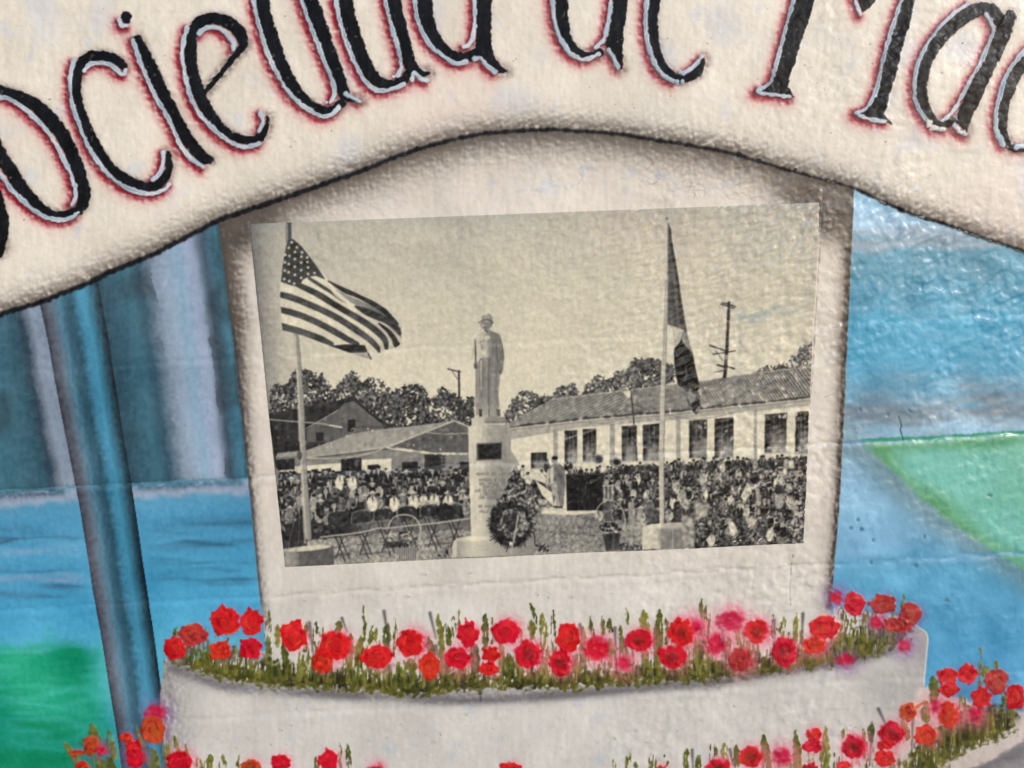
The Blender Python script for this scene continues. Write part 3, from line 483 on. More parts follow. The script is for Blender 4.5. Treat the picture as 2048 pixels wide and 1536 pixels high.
for i, (x, y, rx, ry, tn, so) in enumerate(FL):
    par = bed2 if y > 1405 or (x > 1850 and y > 1330) else bed; fid = reg('flower', par, None, 'brush_paint'); r = np.random.default_rng(900+i); c = np.array(TONE[tn], float)
    if x > 1450: c = c*.94+np.array((8, 12, 14))
    fc = lambda X, Y, c=c: c+(8*nz('f2', X, Y)+7*nz('blot', X, Y))[..., None]*np.array((1, .6, .6))
    n = 18; a = np.arange(n)*2*math.pi/n; lob = 1+.075*np.sin(a*r.integers(2, 6)+r.uniform(0, 6))+.045*r.uniform(-1, 1, n); rx, ry = rx*r.uniform(.92, 1.12), ry*r.uniform(.9, 1.1)
    if tn in 'rco' and r.random() < .5:                 # jagged petal tips on top
        for k in range(n):
            if math.sin(a[k]) < -.45: lob[k] *= 1+.13*((k % 2)*2-1)*r.uniform(.3, 1)
    P = np.stack([x+rx*lob*np.cos(a), y+ry*lob*np.sin(a)], 1)
    if so == 2:
        W.fill(P, fc, .85, 6, fid, sm=2, edge=1.5, tex=lambda X, Y: np.clip(SPR(X, Y)*.55+.5, 0, 1)); continue
    W.fill(P, fc, .97, 1.5 if so == 0 else 2.6, fid, sm=2, edge=1.2, h=1.0)
    for k in range(3):
        q = ell(x+rx*r.uniform(-.35, .35), y+ry*r.uniform(-.3, .4), rx*r.uniform(.3, .55), ry*r.uniform(.2, .4), 9, .2, k+i, r.uniform(-.6, .6)); W.fill(q, c*r.uniform(.8, 1.0)+np.array((0, r.uniform(0, 26), 4)), .6, 2.2, sm=2, edge=1, h=.3)
    for k in range(int(5+rx/5)):                        # brush arcs: darker red, orange, yellow edge
        t0 = r.uniform(0, 6.28); sp_ = r.uniform(.6, 1.5); rr = r.uniform(.3, .75); tt = np.linspace(t0, t0+sp_, 6); ox, oy = r.uniform(-.3, .3, 2)
        arc = np.stack([x+rx*(ox+rr*np.cos(tt)), y+ry*(oy+rr*np.sin(tt))], 1)
        q = r.random(); cc = (140, 12, 20) if q < .6 else ((214, 52, 36) if q < .9 or x > 900 else (218, 112, 44))
        if tn == 'c' and q > .8: cc = (236, 60, 78)
        W.stroke(arc, cc, .5, 1.5, wd=r.uniform(.5, 2.2), sm=2, edge=.6, h=.4)
    if x > 1030 and tn in 'rc' and so: W.glow([(x, y), (x+3, y+2)], 7, (70, 34, 26), .45, SPR, sm=0)
W.stroke([(1826, 1418, 4), (1838, 1411, 3), (1850, 1402, 2)], (206, 104, 60), .9, 1.5)
_w = W.win(1855, 1310, 2068, 1428); _b = W.I[_w] == skyp; _o = np.zeros_like(_b)   # blue glimpses enclosed by flowers go with the bed
_o[0] = _b[0]
for _ in range(260):
    _p = _o.copy(); _p[1:] |= _o[:-1]; _p[:-1] |= _o[1:]; _p[:, 1:] |= _o[:, :-1]; _p[:, :-1] |= _o[:, 1:]; _o = _p & _b
W.I[_w] = np.where(_b & ~_o, bed2, W.I[_w]); W.I[(W.I == skyp) & (W.X > 1762) & (W.X < 1788) & (W.Y > 1221) & (W.Y < 1230)] = bed
print('mural painted', round(time.time()-T0, 1))
# ------------------------------------------------------------------ the pasted black and white photograph
NU, NV = 860, 520
su, tv = np.meshgrid(np.linspace(0, 1, NU+1), np.linspace(0, 1, NV+1))
def bil(k): return (TL[k]*(1-su)+TR[k]*su)*(1-tv)+(BL[k]*(1-su)+BR[k]*su)*tv
P_ = Surf(bil(0), bil(1), (0, 0, 0))
jit = .8*np.minimum(su, 1-su).clip(0, .01)              # torn-straight edges keep a hair of wobble
P_.H[:] = relief(P_.X, P_.Y)
PX, PY = P_.X, P_.Y
def gr(g):
    g = np.asarray(g, np.float32); g = np.where(g > 70, 70+(g-70)*1.08, g); return np.stack([g, g*(1.0-.045*g/255), g*(1.05-.23*g/255)], -1)
def fl(g, n1=0, k='f2'):
    return (lambda X, Y: gr(np.full(X.shape, float(g))+n1*nz(k, X, Y))) if n1 else (lambda X, Y: gr(np.full(X.shape, float(g))))
PRN = reg('photograph_print', None)
def pr(name, label=None, kind=None): return reg(name, PRN, label, 'print_paper', kind)
p_sky = pr('sky'); p_ground = pr('ground', 'pale trodden ground and lawn in the photograph'); p_tree = [pr('tree', l) for l in ('bushy tree behind the left flagpole', 'broad tree behind the gabled house', 'trees left of the statue', 'low trees right of the statue', 'large tree behind the tiled roof', 'tree at the right edge of the photograph')]
p_house = pr('house', 'dark gabled house behind the left flagpole'); p_shed = pr('house', 'low house with a pale sloping roof behind the seated crowd')
p_school = pr('school_building', 'long white building with a tiled roof'); p_roof = reg('roof', p_school, None, 'print_paper')
p_crowdL = pr('crowd', 'seated audience in rows left of the statue', 'stuff'); p_crowdR = pr('crowd', 'dense standing crowd on the right of the photograph', 'stuff')
p_tp = [pr('utility_pole', l) for l in ('thin utility pole left of the statue', 'utility pole with crossarms right of the second flag')]
p_pole = [pr('flagpole', 'left flagpole with a round concrete base'), pr('flagpole', 'right flagpole with a pale block base')]
p_flag = pr('flag', 'striped flag with stars blowing to the right'); p_flag2 = pr('flag', 'limp dark flag hanging from the right pole')
p_statue = pr('statue', 'soldier statue in a helmet holding a rifle'); p_ped = pr('statue_pedestal', 'pale round pedestal with a dark plaque'); p_plq = reg('plaque', p_ped, None, 'print_paper'); p_txt = reg('inscription', p_ped, None, 'print_paper')
p_wr = pr('wreath', 'dark leafy wreath with flowers on a stand'); p_pod = pr('podium', 'black draped podium'); p_man = pr('person', 'standing man in a light suit beside the podium')
F_ = P_.fill; S_ = P_.stroke
# sky
ysk = PY-448+.0377*(PX-498)
sk = 177+24*sst(0, 330, ysk)+2.5*nz('mid', PX, PY)+1.2*nz('vert', PX, PY)
dl = (PX-(498+.1066*(PY-448)))
sk = sk-78*np.exp(-np.maximum(dl, 0)/34)-14*np.exp(-ysk/22)-16*np.exp(-np.maximum(1638-.0455*(PY-405)-PX, 0)/18)
P_.C[:] = gr(sk); P_.I[:] = p_sky
pk = (.5*sst(.2, 1.6, nz('low', PX, PY, 300, 80)))[..., None]*sst(900, 1150, PX)[..., None]
P_.C += pk*np.array((4, -2, -3))
for pts in ([(1480, 630), (1510, 632), (1545, 620), (1555, 612)], [(1500, 642), (1520, 638)], [(1565, 622), (1590, 620)]): P_.glow(pts, 5, (140, 158, 158), .45)
# trees
leafc = lambda a, b: (lambda X, Y: gr(np.clip(a+(b-a)*(.42+.27*nz('leaf', X*1.8, Y*1.8)+.16*nz('f2', X*2, Y*2)+.12*nz('blot', X*1.3, Y*1.3)), 25, 205)))
holes = lambda t: (lambda X, Y: sst(t-.25, t+.25, nz('f2', X*1.7, Y*1.7, 500, 200)+.6*nz('blot', X*1.5, Y*1.5, 210, 0)))
def tree(poly, id, a=38, b=112, t=-1.35): F_(poly, leafc(a, b), 1, 1.5, id, edge=3.0, tex=holes(t), ek='edge')
tree([(541, 800), (545, 776), (555, 765), (567, 770), (580, 761), (587, 742), (603, 736), (612, 736), (624, 745), (635, 754), (644, 748), (656, 758), (662, 768), (668, 782), (690, 792), (690, 860), (541, 870)], p_tree[0])
tree([(664, 785), (678, 764), (685, 757), (694, 754), (703, 745), (715, 751), (725, 761), (735, 755), (750, 755), (764, 757), (773, 768), (780, 781), (790, 792), (790, 866), (700, 860)], p_tree[1])
tree([(786, 789), (797, 778), (809, 770), (828, 768), (844, 774), (853, 783), (859, 799), (868, 795), (877, 774), (888, 771), (900, 780), (912, 787), (926, 799), (938, 793), (950, 792), (950, 862), (784, 870)], p_tree[2])
tree([(1006, 850), (1011, 822), (1020, 805), (1033, 793), (1041, 786), (1055, 785), (1073, 793), (1083, 799), (1093, 793), (1102, 798), (1100, 810), (1030, 850)], p_tree[3], 48, 120)
tree([(1090, 806), (1105, 790), (1113, 776), (1123, 771), (1132, 776), (1144, 771), (1154, 780), (1161, 790), (1169, 773), (1183, 766), (1196, 751), (1209, 760), (1221, 758), (1236, 745), (1252, 741), (1259, 723), (1279, 720), (1299, 715), (1315, 723), (1344, 731), (1353, 769), (1265, 786), (1160, 798)], p_tree[4], 52, 122, -1.6)
tree([(1504, 748), (1507, 743), (1529, 735), (1556, 733), (1577, 726), (1582, 711), (1601, 694), (1624, 686), (1624, 742), (1560, 748)], p_tree[5], 58, 132, -1.1)
# dark gabled house
F_([(538, 826), (610, 814), (685, 798), (709, 791), (716, 800), (772, 856), (760, 868), (655, 884), (614, 905), (614, 935), (552, 935)], fl(46, 6, 'vert'), 1, 1.2, p_house)
F_([(688, 806), (708, 802), (768, 852), (768, 858), (710, 868), (655, 883), (614, 884), (614, 858), (676, 820)], fl(92, 4, 'vert'), 1, 1.2, p_house)
S_([(613, 856), (645, 838), (676, 820)], fl(150), .9, .8, wd=1.1, sm=0); S_([(711, 802), (740, 826), (778, 852)], fl(38), 1, 1, wd=1.8, sm=0)
F_([(696, 839), (711, 838), (711, 862), (696, 863)], fl(34)); F_([(632, 864), (648, 864), (648, 881), (633, 882)], fl(38))
for x in np.arange(640, 692, 4.4): S_([(x, 853.5-(x-640)*.02), (x+2.2, 853.5-(x-640)*.02)], fl(50), .7, .8, wd=1.1, sm=0)
for x in np.arange(714, 766, 4.6): S_([(x, 853.8), (x+2.2, 853.6)], fl(52), .7, .8, wd=1.1, sm=0)
S_([(541, 838), (575, 841), (640, 846), (660, 850), (684, 853)], fl(178), .8, 1, wd=1.2); S_([(660, 850), (684, 854)], fl(205), .9, 1, wd=1.6)
S_([(703, 859), (706, 856), (710, 858), (709, 862)], fl(190), .9, .8, wd=.8)
# low house
F_([(552, 914), (556, 905), (615, 899), (706, 866.5), (747, 860), (830, 852), (909, 841), (846, 866.5), (780, 891), (700, 903), (615, 912)], fl(146, 4), 1, 1, p_shed)
F_([(552, 915), (615, 912), (770, 894), (790, 890), (846, 866), (909, 842), (940, 855), (940, 950), (560, 955)], fl(122, 3), 1, 1, p_shed)
F_([(909, 843), (938, 855), (940, 904), (848, 904), (786, 892), (846, 868)], lambda X, Y: gr(88+14*np.sin(X*1.55)+4*nz('f2', X, Y)), 1, 1, p_shed)
S_([(780, 892), (846, 866), (909, 841), (938, 854)], fl(192), .9, .8, wd=1.1, sm=0); S_([(615, 913), (770, 895)], fl(178), .8, .8, wd=1, sm=0); S_([(615, 916), (770, 899), (790, 895)], fl(70), .7, 1, wd=1.4, sm=0)
for q, g in (([(560, 934), (683, 925), (683, 948), (562, 952)], 206), ([(724, 919), (783, 917), (783, 948), (724, 950)], 206), ([(623, 938), (637, 937), (637, 946), (623, 946)], 50), ([(643.7, 937), (663, 935), (663, 946), (644, 946)], 50), ([(683, 917), (723, 914), (723, 945), (683, 945)], 46),
             ([(735, 930), (757, 928), (757, 942), (735, 942)], 44), ([(804, 924), (836, 923), (836, 942), (804, 942)], 40), ([(849, 907), (891, 908), (891, 942), (849, 942)], 52), ([(920, 923), (940, 923), (940, 942), (920, 942)], 40), ([(552, 918), (590, 916), (590, 938), (556, 940)], 42)): F_(q, fl(g, 4), 1, 1, p_shed)
for x in (884, 889): S_([(x, 909), (x, 940)], fl(110), .9, .7, wd=.7, sm=0)
for y in (915, 922, 929): S_([(881, y), (891, y)], fl(120), .8, .7, wd=.7, sm=0)
S_([(792, 898), (838, 903), (868, 907), (938, 907)], fl(214), .95, 1, wd=1.5, sm=0, edge=.8); S_([(845, 863), (890, 868), (936, 866)], fl(170), .8, 1, wd=1, edge=.8); S_([(615, 915), (688, 915), (750, 903), (764, 897)], fl(182), .85, .9, wd=1.1, edge=.6)
S_([(774, 895), (792, 899)], fl(205), .9, 1, wd=1.5)
for x, y in ((664, 893), (694, 871), (736, 857), (745, 861), (806, 850), (816, 849), (663, 887), (828, 890), (881, 898)): F_(ell(x, y, 1.6, 2.6, 8, .3, int(x)), fl(205), .85, 1)
# school building
wtop = [(1020, 854), (1158, 839), (1266, 830), (1333, 824), (1437, 813), (1519, 805), (1622, 794)]
F_(wtop+[(1616, 935), (1018, 945)], fl(204, 3), 1, 1, p_school)
F_(wtop+[(x, y+(26 if x < 1110 else 17)) for x, y in wtop[::-1]], fl(150, 3), .85, 1.5, p_school)
def tiles(X, Y):
    per = np.interp(X, [1020, 1250, 1450, 1620], [5.0, 5.2, 6.6, 8.0]); ph = (X*.66+Y*.82)/per*2*math.pi
    amp = np.interp(X, [1020, 1200, 1330, 1620], [7, 16, 30, 42])
    return gr(np.clip(122+amp*np.sin(ph+.5*nz('f2', X, Y))+7*nz('f2', X, Y)+5*nz('horz', X, Y), 40, 215))
F_([(1016, 848), (1060, 823), (1103, 799.6), (1180, 790), (1262, 780.5), (1319, 772), (1356, 768), (1397, 763.7), (1447, 755), (1522, 745), (1623, 733), (1622, 794), (1519, 804), (1437, 812), (1332, 823), (1265, 829), (1157, 838), (1021, 853.5)], tiles, 1, 1.1, p_roof)
S_([(1103, 799.6), (1180, 790), (1262, 780.5), (1356, 768), (1447, 755), (1522, 745), (1623, 733)], fl(172, 8), .8, .9, wd=1.2, sm=0)
S_(wtop, fl(52), .9, 1, wd=2.0, sm=0, edge=.7); S_([(x, y+4) for x, y in wtop], fl(178), .8, .8, wd=.9, sm=0); S_([(x, y+6.5) for x, y in wtop], fl(110), .7, .9, wd=1, sm=0)
for x0, x1, y0, y1 in ((1107, 1116, 861, 932), (1220, 1230, 849, 930), (1352, 1361, 832, 930), (1508, 1514, 812, 925)): F_([(x0, y0), (x1, y0-1), (x1, y1), (x0, y1)], fl(140, 5), .9, 1.3)
for xa, ya, xb, yb2, yc in ((1129.5, 862, 1155, 861, 926), (1166, 859, 1193, 858, 924), (1244, 853, 1274, 851, 922), (1286, 850, 1319, 847, 921), (1378, 841, 1414, 839, 916), (1429, 837, 1467, 835, 916), (1530, 829, 1574, 825, 905), (1591, 824, 1618, 822, 907), (1062, 906, 1094, 905, 937)):
    wid = reg('window', p_school, None, 'print_paper')
    F_([(xa, ya), (xb, yb2), (xb-(2 if xa > 1500 else 0), yc), (xa-(1 if xa > 1500 else 0), yc)], lambda X, Y, xa=xa, ya=ya, yc=yc, xb=xb: gr(np.clip(44+92*sst(.25, .85, (Y-ya)/(yc-ya))*sst(xa+2, xa+(xb-xa)*.35, X)+12*nz('f2', X, Y), 28, 190)), 1, 1, wid)
    for k in (.4, .68): S_([(xa+(xb-xa)*k, ya+1), (xa+(xb-xa)*k, yc)], fl(156), .65, .7, wd=.55, sm=0)
    for k in (.35, .55, .75, .9): S_([(xa+2, ya+(yc-ya)*k), (xb-1, ya+(yc-ya)*k)], fl(70 if k > .5 else 120), .4, .7, wd=.5, sm=0)
    S_([(xa-2, yc+2), (xb+2, yc+1)], fl(150), .7, .8, wd=.9, sm=0)
F_([(1022, 900), (1040, 930), (1022, 940)], fl(150), 1, 1)
S_([(1024, 880), (1060, 888), (1110, 884), (1150, 873), (1192, 859)], fl(190), .7, .8, wd=.8); S_([(1180, 847), (1220, 846), (1256, 835), (1268, 830)], fl(96), .7, .8, wd=.7); S_([(1332, 828), (1380, 838), (1430, 834), (1470, 824)], fl(96), .7, .8, wd=.8)
S_([(1261, 779), (1266, 815), (1272, 889), (1274, 920)], fl(58), .95, .9, wd=1.6, sm=0); F_([(1246, 785), (1262, 782), (1262, 795), (1257, 797)], fl(206), 1, 1); S_([(1266, 808), (1300, 822)], fl(70), .8, .7, wd=.8)
# ground
F_([(545, 1068), (700, 1062), (900, 1052), (1080, 1012), (1220, 1010), (1300, 1040), (1640, 1035), (1640, 1100), (540, 1150)], lambda X, Y: gr(np.clip(142+6*nz('blot', X, Y)+13*nz('f2', X*2, Y*2)+8*nz('horz', X*1.5, Y*1.5)+6*nz('leaf', X*1.6, Y*1.6)-16*sst(1050, 1100, X)*sst(1290, 1240, X), 60, 200)), 1, 2, p_ground)
F_([(1082, 1012), (1134, 1010), (1215, 1006), (1218, 1024), (1150, 1030), (1083, 1028)], fl(204, 4), 1, 1, p_ground); S_([(1083, 1020), (1134, 1018)], fl(160), .8, .8, wd=.8)
# crowds: people drawn one by one, back rows first
rc = np.random.default_rng(77)
def person(x, y, s, id, body=None, head=None, hat=None):
    b = body if body is not None else rc.choice([34, 42, 50, 60, 84, 110, 150, 190], p=[.16, .16, .15, .14, .14, .12, .08, .05])
    F_(ell(x, y+s*1.0, s*.62, s*1.05, 10, .14, int(rc.integers(1e6))), (lambda X, Y, b=b: gr(np.clip(b+(8+.06*b)*nz('leaf', X*1.8, Y*1.6)+6*nz('f2', X*2, Y*2), 24, 214))), 1, 1.1, id)
    if rc.random() < .45: F_([(x-s*.12, y+s*.2), (x+s*.14, y+s*.2), (x+s*.05, y+s*.95)], fl(200 if b < 100 else 70), .9, .9)
    if rc.random() < .5: d = rc.choice([-1, 1]); S_([(x+d*s*.5, y+s*.5), (x+d*s*.62, y+s*1.2), (x+d*s*.1, y+s*1.5)], fl(min(b+60, 200)), .8, .9, wd=s*.12)
    F_(ell(x, y-s*.12, s*.3, s*.38, 9), fl(head if head else rc.choice([110, 128, 146, 160])), 1, .9)
    q = rc.random()
    if q < .75: F_(ell(x+rc.uniform(-.06, .06)*s, y-s*.32, s*.33, s*.25, 9), fl(34), 1, .9)
    elif q < .9: S_([(x-s*.42, y-s*.28), (x+s*.42, y-s*.32)], fl(170), 1, .8, wd=s*.1); F_(ell(x, y-s*.4, s*.27, s*.2, 9), fl(178), 1, .8)
    else: F_(ell(x, y-s*.32, s*.3, s*.2, 9), fl(150), 1, .9)
    if rc.random() < .6: S_([(x-s*.1, y-s*.12), (x+s*.16, y-s*.1)], fl(60), .6, .7, wd=.5)
F_([(556, 945), (700, 942), (940, 940), (942, 1060), (700, 1070), (566, 1085)], lambda X, Y: gr(48+52*sst(1004, 1026, Y)*sst(690, 740, X)+9*nz('leaf', X*1.6, Y*1.6)), 1, 2.5, p_crowdL, edge=1.5)
for y, s, st in ((944, 10.5, 11), (958, 11.5, 12), (974, 12, 13), (992, 13.5, 15), (1012, 14.5, 17)):
    for x in np.arange(560+(y-940)*.1, 938, st): person(x+rc.uniform(-4, 4), y+rc.uniform(-4, 4)-.02*(x-750), s*rc.uniform(.9, 1.1), p_crowdL)
for x, y in ((680, 950), (706, 952)): person(x, y, 14, p_crowdL, 208)
for x, y in ((745, 990), (788, 992), (826, 990), (868, 988), (896, 990)): person(x, y, 16, p_crowdL, 206, 120)
for x, y, b in ((757, 938, 46), (776, 946, 40), (652, 985, 52), (642, 1005, 40), (684, 995, 88), (722, 1000, 36), (912, 944, 44), (905, 960, 60), (932, 1000, 130)): person(x, y, 15, p_crowdL, b)
F_([(592, 994), (610, 984), (612, 1010), (596, 1010)], fl(150, 8), 1, 1)
for k in range(26): F_(ell(rc.uniform(566, 600), rc.uniform(1005, 1060), rc.uniform(1.5, 4), rc.uniform(1.5, 3.5), 8), fl(rc.choice([120, 160, 60])), .9, 1)
F_([(560, 1062), (616, 1060), (614, 1090), (566, 1096)], fl(44, 6), .9, 2)
# right crowd
F_([(1196, 952), (1240, 932), (1330, 928), (1430, 922), (1520, 922), (1580, 915), (1618, 912), (1612, 1096), (1395, 1100), (1385, 1050), (1300, 1050), (1240, 1030), (1206, 1005)], fl(54, 16, 'leaf'), 1, 2.5, p_crowdR, edge=2)
for y, s, st in ((928, 9, 12), (942, 10, 11), (958, 11, 12), (976, 11, 13), (995, 12, 13), (1014, 12.5, 14), (1034, 13, 14), (1056, 13, 15), (1076, 13, 15)):
    for x in np.arange(1200, 1606, st):
        if y > 1020 and x < 1395: continue
        person(x+rc.uniform(-4, 4), y+rc.uniform(-4, 4)-.03*(x-1400), s*rc.uniform(.85, 1.1), p_crowdR)
F_([(1385, 990), (1440, 985), (1520, 1010), (1606, 960), (1607, 1088), (1400, 1096)], lambda X, Y: gr(np.clip(66+56*np.tanh(1.7*nz('leaf', X*2.2, Y*1.8)+.5*nz('diag', X*2, Y*2)+.7*nz('f2', X*2, Y*2)), 26, 200)), .5, 12, edge=4)
F_([(1490, 940), (1606, 930), (1607, 1080), (1500, 1080)], lambda X, Y: gr(np.clip(104+96*np.tanh(1.7*nz('leaf', X*2.2, Y*1.7, 70, 90)+.6*nz('f2', X*1.6, Y*1.3, 20, 20)+.25), 26, 222))*np.array((1, .99, 1.04)), .62, 14, edge=4)  # lavender-white glints of the glossy print put into the colour, over crowd speckle
for k in range(95):
    x = rc.uniform(1345, 1602); y = rc.uniform(932, 1075)
    if y > 1035 and x < 1400: continue
    person(x, y-.03*(x-1400), rc.uniform(9, 14), p_crowdR, rc.choice([30, 38, 52, 90, 150, 196]))
for x in np.arange(1340, 1606, 9.): person(x+rc.uniform(-3, 3), 925-.035*(x-1400)+rc.uniform(-6, 4), rc.uniform(8, 11), p_crowdR)
for x, y, r1, g1 in ((1231, 923.6, 12, 128), (1196, 918, 11, 100)): F_(ell(x, y, r1, r1*.86, 14), fl(g1, 10), 1, 1); F_(ell(x+2, y+1, r1*.55, r1*.5, 12), fl(38), 1, 1.2); S_([(x-r1*.6, y-r1*.5), (x, y-r1*.8), (x+r1*.5, y-r1*.6)], fl(196), .8, .9, wd=1)
F_([(1388, 1003), (1406, 995), (1418, 1010), (1412, 1030), (1390, 1040)], fl(170, 22, 'leaf'), .7, 6)
F_(ell(1503, 1042, 12, 12, 9, .3, 2), fl(190), .8, 5)
# white cloths, standing man, podium
F_([(1040, 975), (1050, 950), (1083, 940), (1096, 960), (1115, 1000), (1112, 1014), (1080, 1016), (1046, 1015)], fl(70, 22, 'leaf'), 1, 2.5, p_crowdR, edge=2)
F_([(1071, 961), (1113, 992), (1114, 1013), (1106, 1012), (1084, 990)], fl(206, 5), 1, 1.1); F_([(1046, 956), (1062, 944), (1080, 941), (1093, 957), (1091, 968), (1076, 962), (1060, 958)], fl(196, 8), 1, 1.2); F_(ell(1084, 1004, 10, 7, 10, .2, 5), fl(150, 14), 1, 1.5)
for x, y in ((1046, 936), (1056, 950), (1094, 925)): person(x, y, 11, p_crowdR)
F_([(1101, 932), (1110, 927), (1118, 927), (1130, 936), (1131, 972), (1127, 1013), (1120, 1015), (1112, 980), (1108, 1012), (1102, 975), (1096, 970), (1098, 945)], fl(108, 8), 1, 1.1, p_man)
F_([(1100, 938), (1107, 932), (1107, 968), (1101, 968)], fl(182), 1, 1, p_man); F_([(1103, 970), (1114, 970), (1118, 1010), (1113, 1012), (1109, 985), (1107, 1000)], fl(158, 6), 1, 1, p_man)
F_(ell(1109, 921, 6, 7.5, 10), fl(128), 1, 1, p_man); F_(ell(1110, 917, 6.4, 4.5, 10), fl(36), 1, 1, p_man); S_([(1097, 940), (1094, 970)], fl(170), 1, 1, wd=2.2, id=p_man); S_([(1108, 1014), (1124, 1015)], fl(36), 1, 1, wd=1.6)
F_(ell(1137, 934, 9, 10, 10, .1, 4), fl(44, 8), 1, 1.2, p_crowdR); S_([(1131, 925), (1135, 931), (1139, 926)], fl(190), .9, .9, wd=1)
for x in range(1140, 1206, 11): person(x, 940+rc.uniform(-4, 3), 9, p_crowdR)
F_([(1132, 949), (1206, 948), (1206, 1021), (1134, 1022)], lambda X, Y: gr(np.clip(28+6*nz('vert', X*1.6, Y*1.3)+5*nz('f2', X*2, Y*1.4)+70*sst(1.9, 2.6, nz('vert', X*2, Y*2, 40, 40)+.5*nz('f2', X*2, Y*2)), 26, 160)), 1, 1.1, p_pod)  # sparse pale sparkles of the print's gloss painted into the black
S_([(1132, 950), (1206, 949)], fl(62), .9, .8, wd=1, sm=0)
F_([(1206, 970), (1228, 969), (1226, 998), (1208, 998)], lambda X, Y: gr(118+40*np.sin(X*.75)+10*nz('f2', X, Y)), 1, 1.2); S_([(1205, 972), (1230, 971)], fl(180), .9, .8, wd=1.1)
for x in (1216, 1262, 1298): F_([(x-5, 1005), (x+6, 1003), (x+8, 1045), (x-6, 1046)], fl(rc.choice([120, 146, 84]), 10), .9, 1.6, p_crowdR)
# baskets of flowers
S_([(1188, 1030), (1200, 1010), (1215, 1001), (1232, 1004), (1246, 1022), (1250, 1045), (1244, 1060)], fl(176), .9, .9, wd=1.1)
F_(ell(1222, 1054, 24, 14, 14, .25, 8), leafc(30, 190), 1, 2, edge=2); F_([(1203, 1068), (1241, 1066), (1236, 1099), (1211, 1101)], fl(66, 14, 'vert'), 1, 1.3); S_([(1203, 1068), (1211, 1100)], fl(140), .8, .9, wd=1)
for x0, x1, y in ((1236, 1290, 1094), (1072, 1094, 1096), (880, 905, 1112), (1296, 1320, 1094)): F_(ell((x0+x1)/2, y, (x1-x0)/2, 7, 12, .3, x0), leafc(28, 140), .95, 2, edge=2)
# folding chairs left
def chair(x, y, s):
    cid = pr('folding_chair', None)
    for a, b in (((x-.35*s, y), (x+.32*s, y+1.75*s)), ((x+.4*s, y+.1*s), (x-.1*s, y+1.55*s)), ((x-.1*s, y+.2*s), (x+.5*s, y+1.6*s))): S_([a, b], fl(44), .95, .8, cid, wd=1.1, sm=0)
    S_([(x-.2*s, y+1.1*s), (x+.45*s, y+1.02*s)], fl(56), .9, .7, wd=.8, sm=0, id=cid); S_([(x-.05*s, y+1.4*s), (x+.3*s, y+1.33*s)], fl(60), .9, .7, wd=.7, sm=0)
    F_([(x-.5*s, y-.15*s), (x-.44*s, y-.42*s), (x-.1*s, y-.52*s), (x+.26*s, y-.54*s), (x+.44*s, y-.36*s), (x+.46*s, y-.05*s), (x-.1*s, y+.0*s), (x-.4*s, y+.04*s)], fl(52, 6), 1, 1, cid, sm=2)
    S_([(x-.5*s, y+.05*s), (x-.47*s, y-.4*s), (x-.12*s, y-.58*s), (x+.3*s, y-.6*s)], fl(150), .85, .7, wd=.75); S_([(x-.36*s, y+.1*s), (x+.3*s, y+.06*s)], fl(120), .5, 1, wd=.8)
for x, y in ((677, 1046), (724, 1044), (768, 1039), (815, 1034), (861, 1030), (906, 1030)): chair(x, y, 41 if x > 700 else 44)
S_([(641, 1073), (668, 1070), (720, 1064), (757, 1056), (776, 1056), (820, 1051), (870, 1046), (938, 1037)], fl(176), .95, .9, wd=1.4); F_([(868, 1022), (890, 1004), (912, 1020), (918, 1036), (880, 1042)], fl(42, 6), 1, 1.2, p_crowdL)
for x0, y, w2 in ((660, 1112, 40), (720, 1108, 60), (790, 1100, 40), (850, 1090, 60)): S_([(x0, y), (x0+w2, y-5)], fl(64), .7, 1.8, wd=1.5)
S_([(776, 1056), (781, 1043), (792, 1032), (810, 1029), (828, 1034), (839, 1048), (841, 1065), (838, 1080)], fl(184), .9, .9, wd=1.3)
F_(ell(802, 1081, 33, 15, 18, .2, 6), leafc(40, 150), 1, 2, edge=2.5)
for k in range(40): F_(ell(802+rc.uniform(-30, 30), 1076+rc.uniform(-9, 6), rc.uniform(1.2, 2.6), rc.uniform(1, 2), 7), fl(rc.choice([150, 180, 200])), .9, .9)
F_(ell(790, 1088, 20, 6, 12, .3, 9), fl(44, 10), .8, 3)
F_([(792, 1095), (836, 1094), (832, 1119), (800, 1121)], lambda X, Y: gr(124+36*np.sin((X-814)*1.45)), 1, 1)
# left flagpole and base
F_([(572, 1100), (600, 1093), (664, 1089), (668, 1099), (669, 1131), (571, 1136)], lambda X, Y: gr(np.interp(X, [572, 592, 602, 668], [146, 132, 92, 88])+3*nz('f2', X, Y)), 1, 1, p_pole[0])
F_([(573, 1100), (590, 1094), (630, 1089), (662, 1090), (655, 1095), (620, 1100), (590, 1102)], fl(192, 4), 1, 1, p_pole[0], sm=3)
cyl = lambda xc, hw, a, b, c: (lambda X, Y: gr(np.interp((X-xc(Y))/hw(Y), [-1, -.55, -.1, .5, 1], [a, (a+b)/2, b, b, c])))
px_ = lambda Y: np.interp(Y, [440, 477, 672, 720, 808, 881, 940, 1086], [577, 577.5, 592, 597, 603.5, 606, 609, 619]); ph_ = lambda Y: np.interp(Y, [440, 672, 720, 940, 1086], [6, 5.5, 5.5, 6, 6.4])
yl = np.arange(440, 1092, 8.); yl = yl[(yl < 492) | (yl > 668)]
S_([(px_(y), y, ph_(y)) for y in (440, 452, 466, 482)], cyl(px_, ph_, 120, 62, 84), 1, .8, p_pole[0], sm=0); S_([(574, 448), (575, 480)], fl(158), .8, .8, wd=.9)
S_([(px_(y), y, ph_(y)) for y in range(672, 1088, 16)], cyl(px_, ph_, 176, 140, 104), 1, .8, p_pole[0], sm=0)
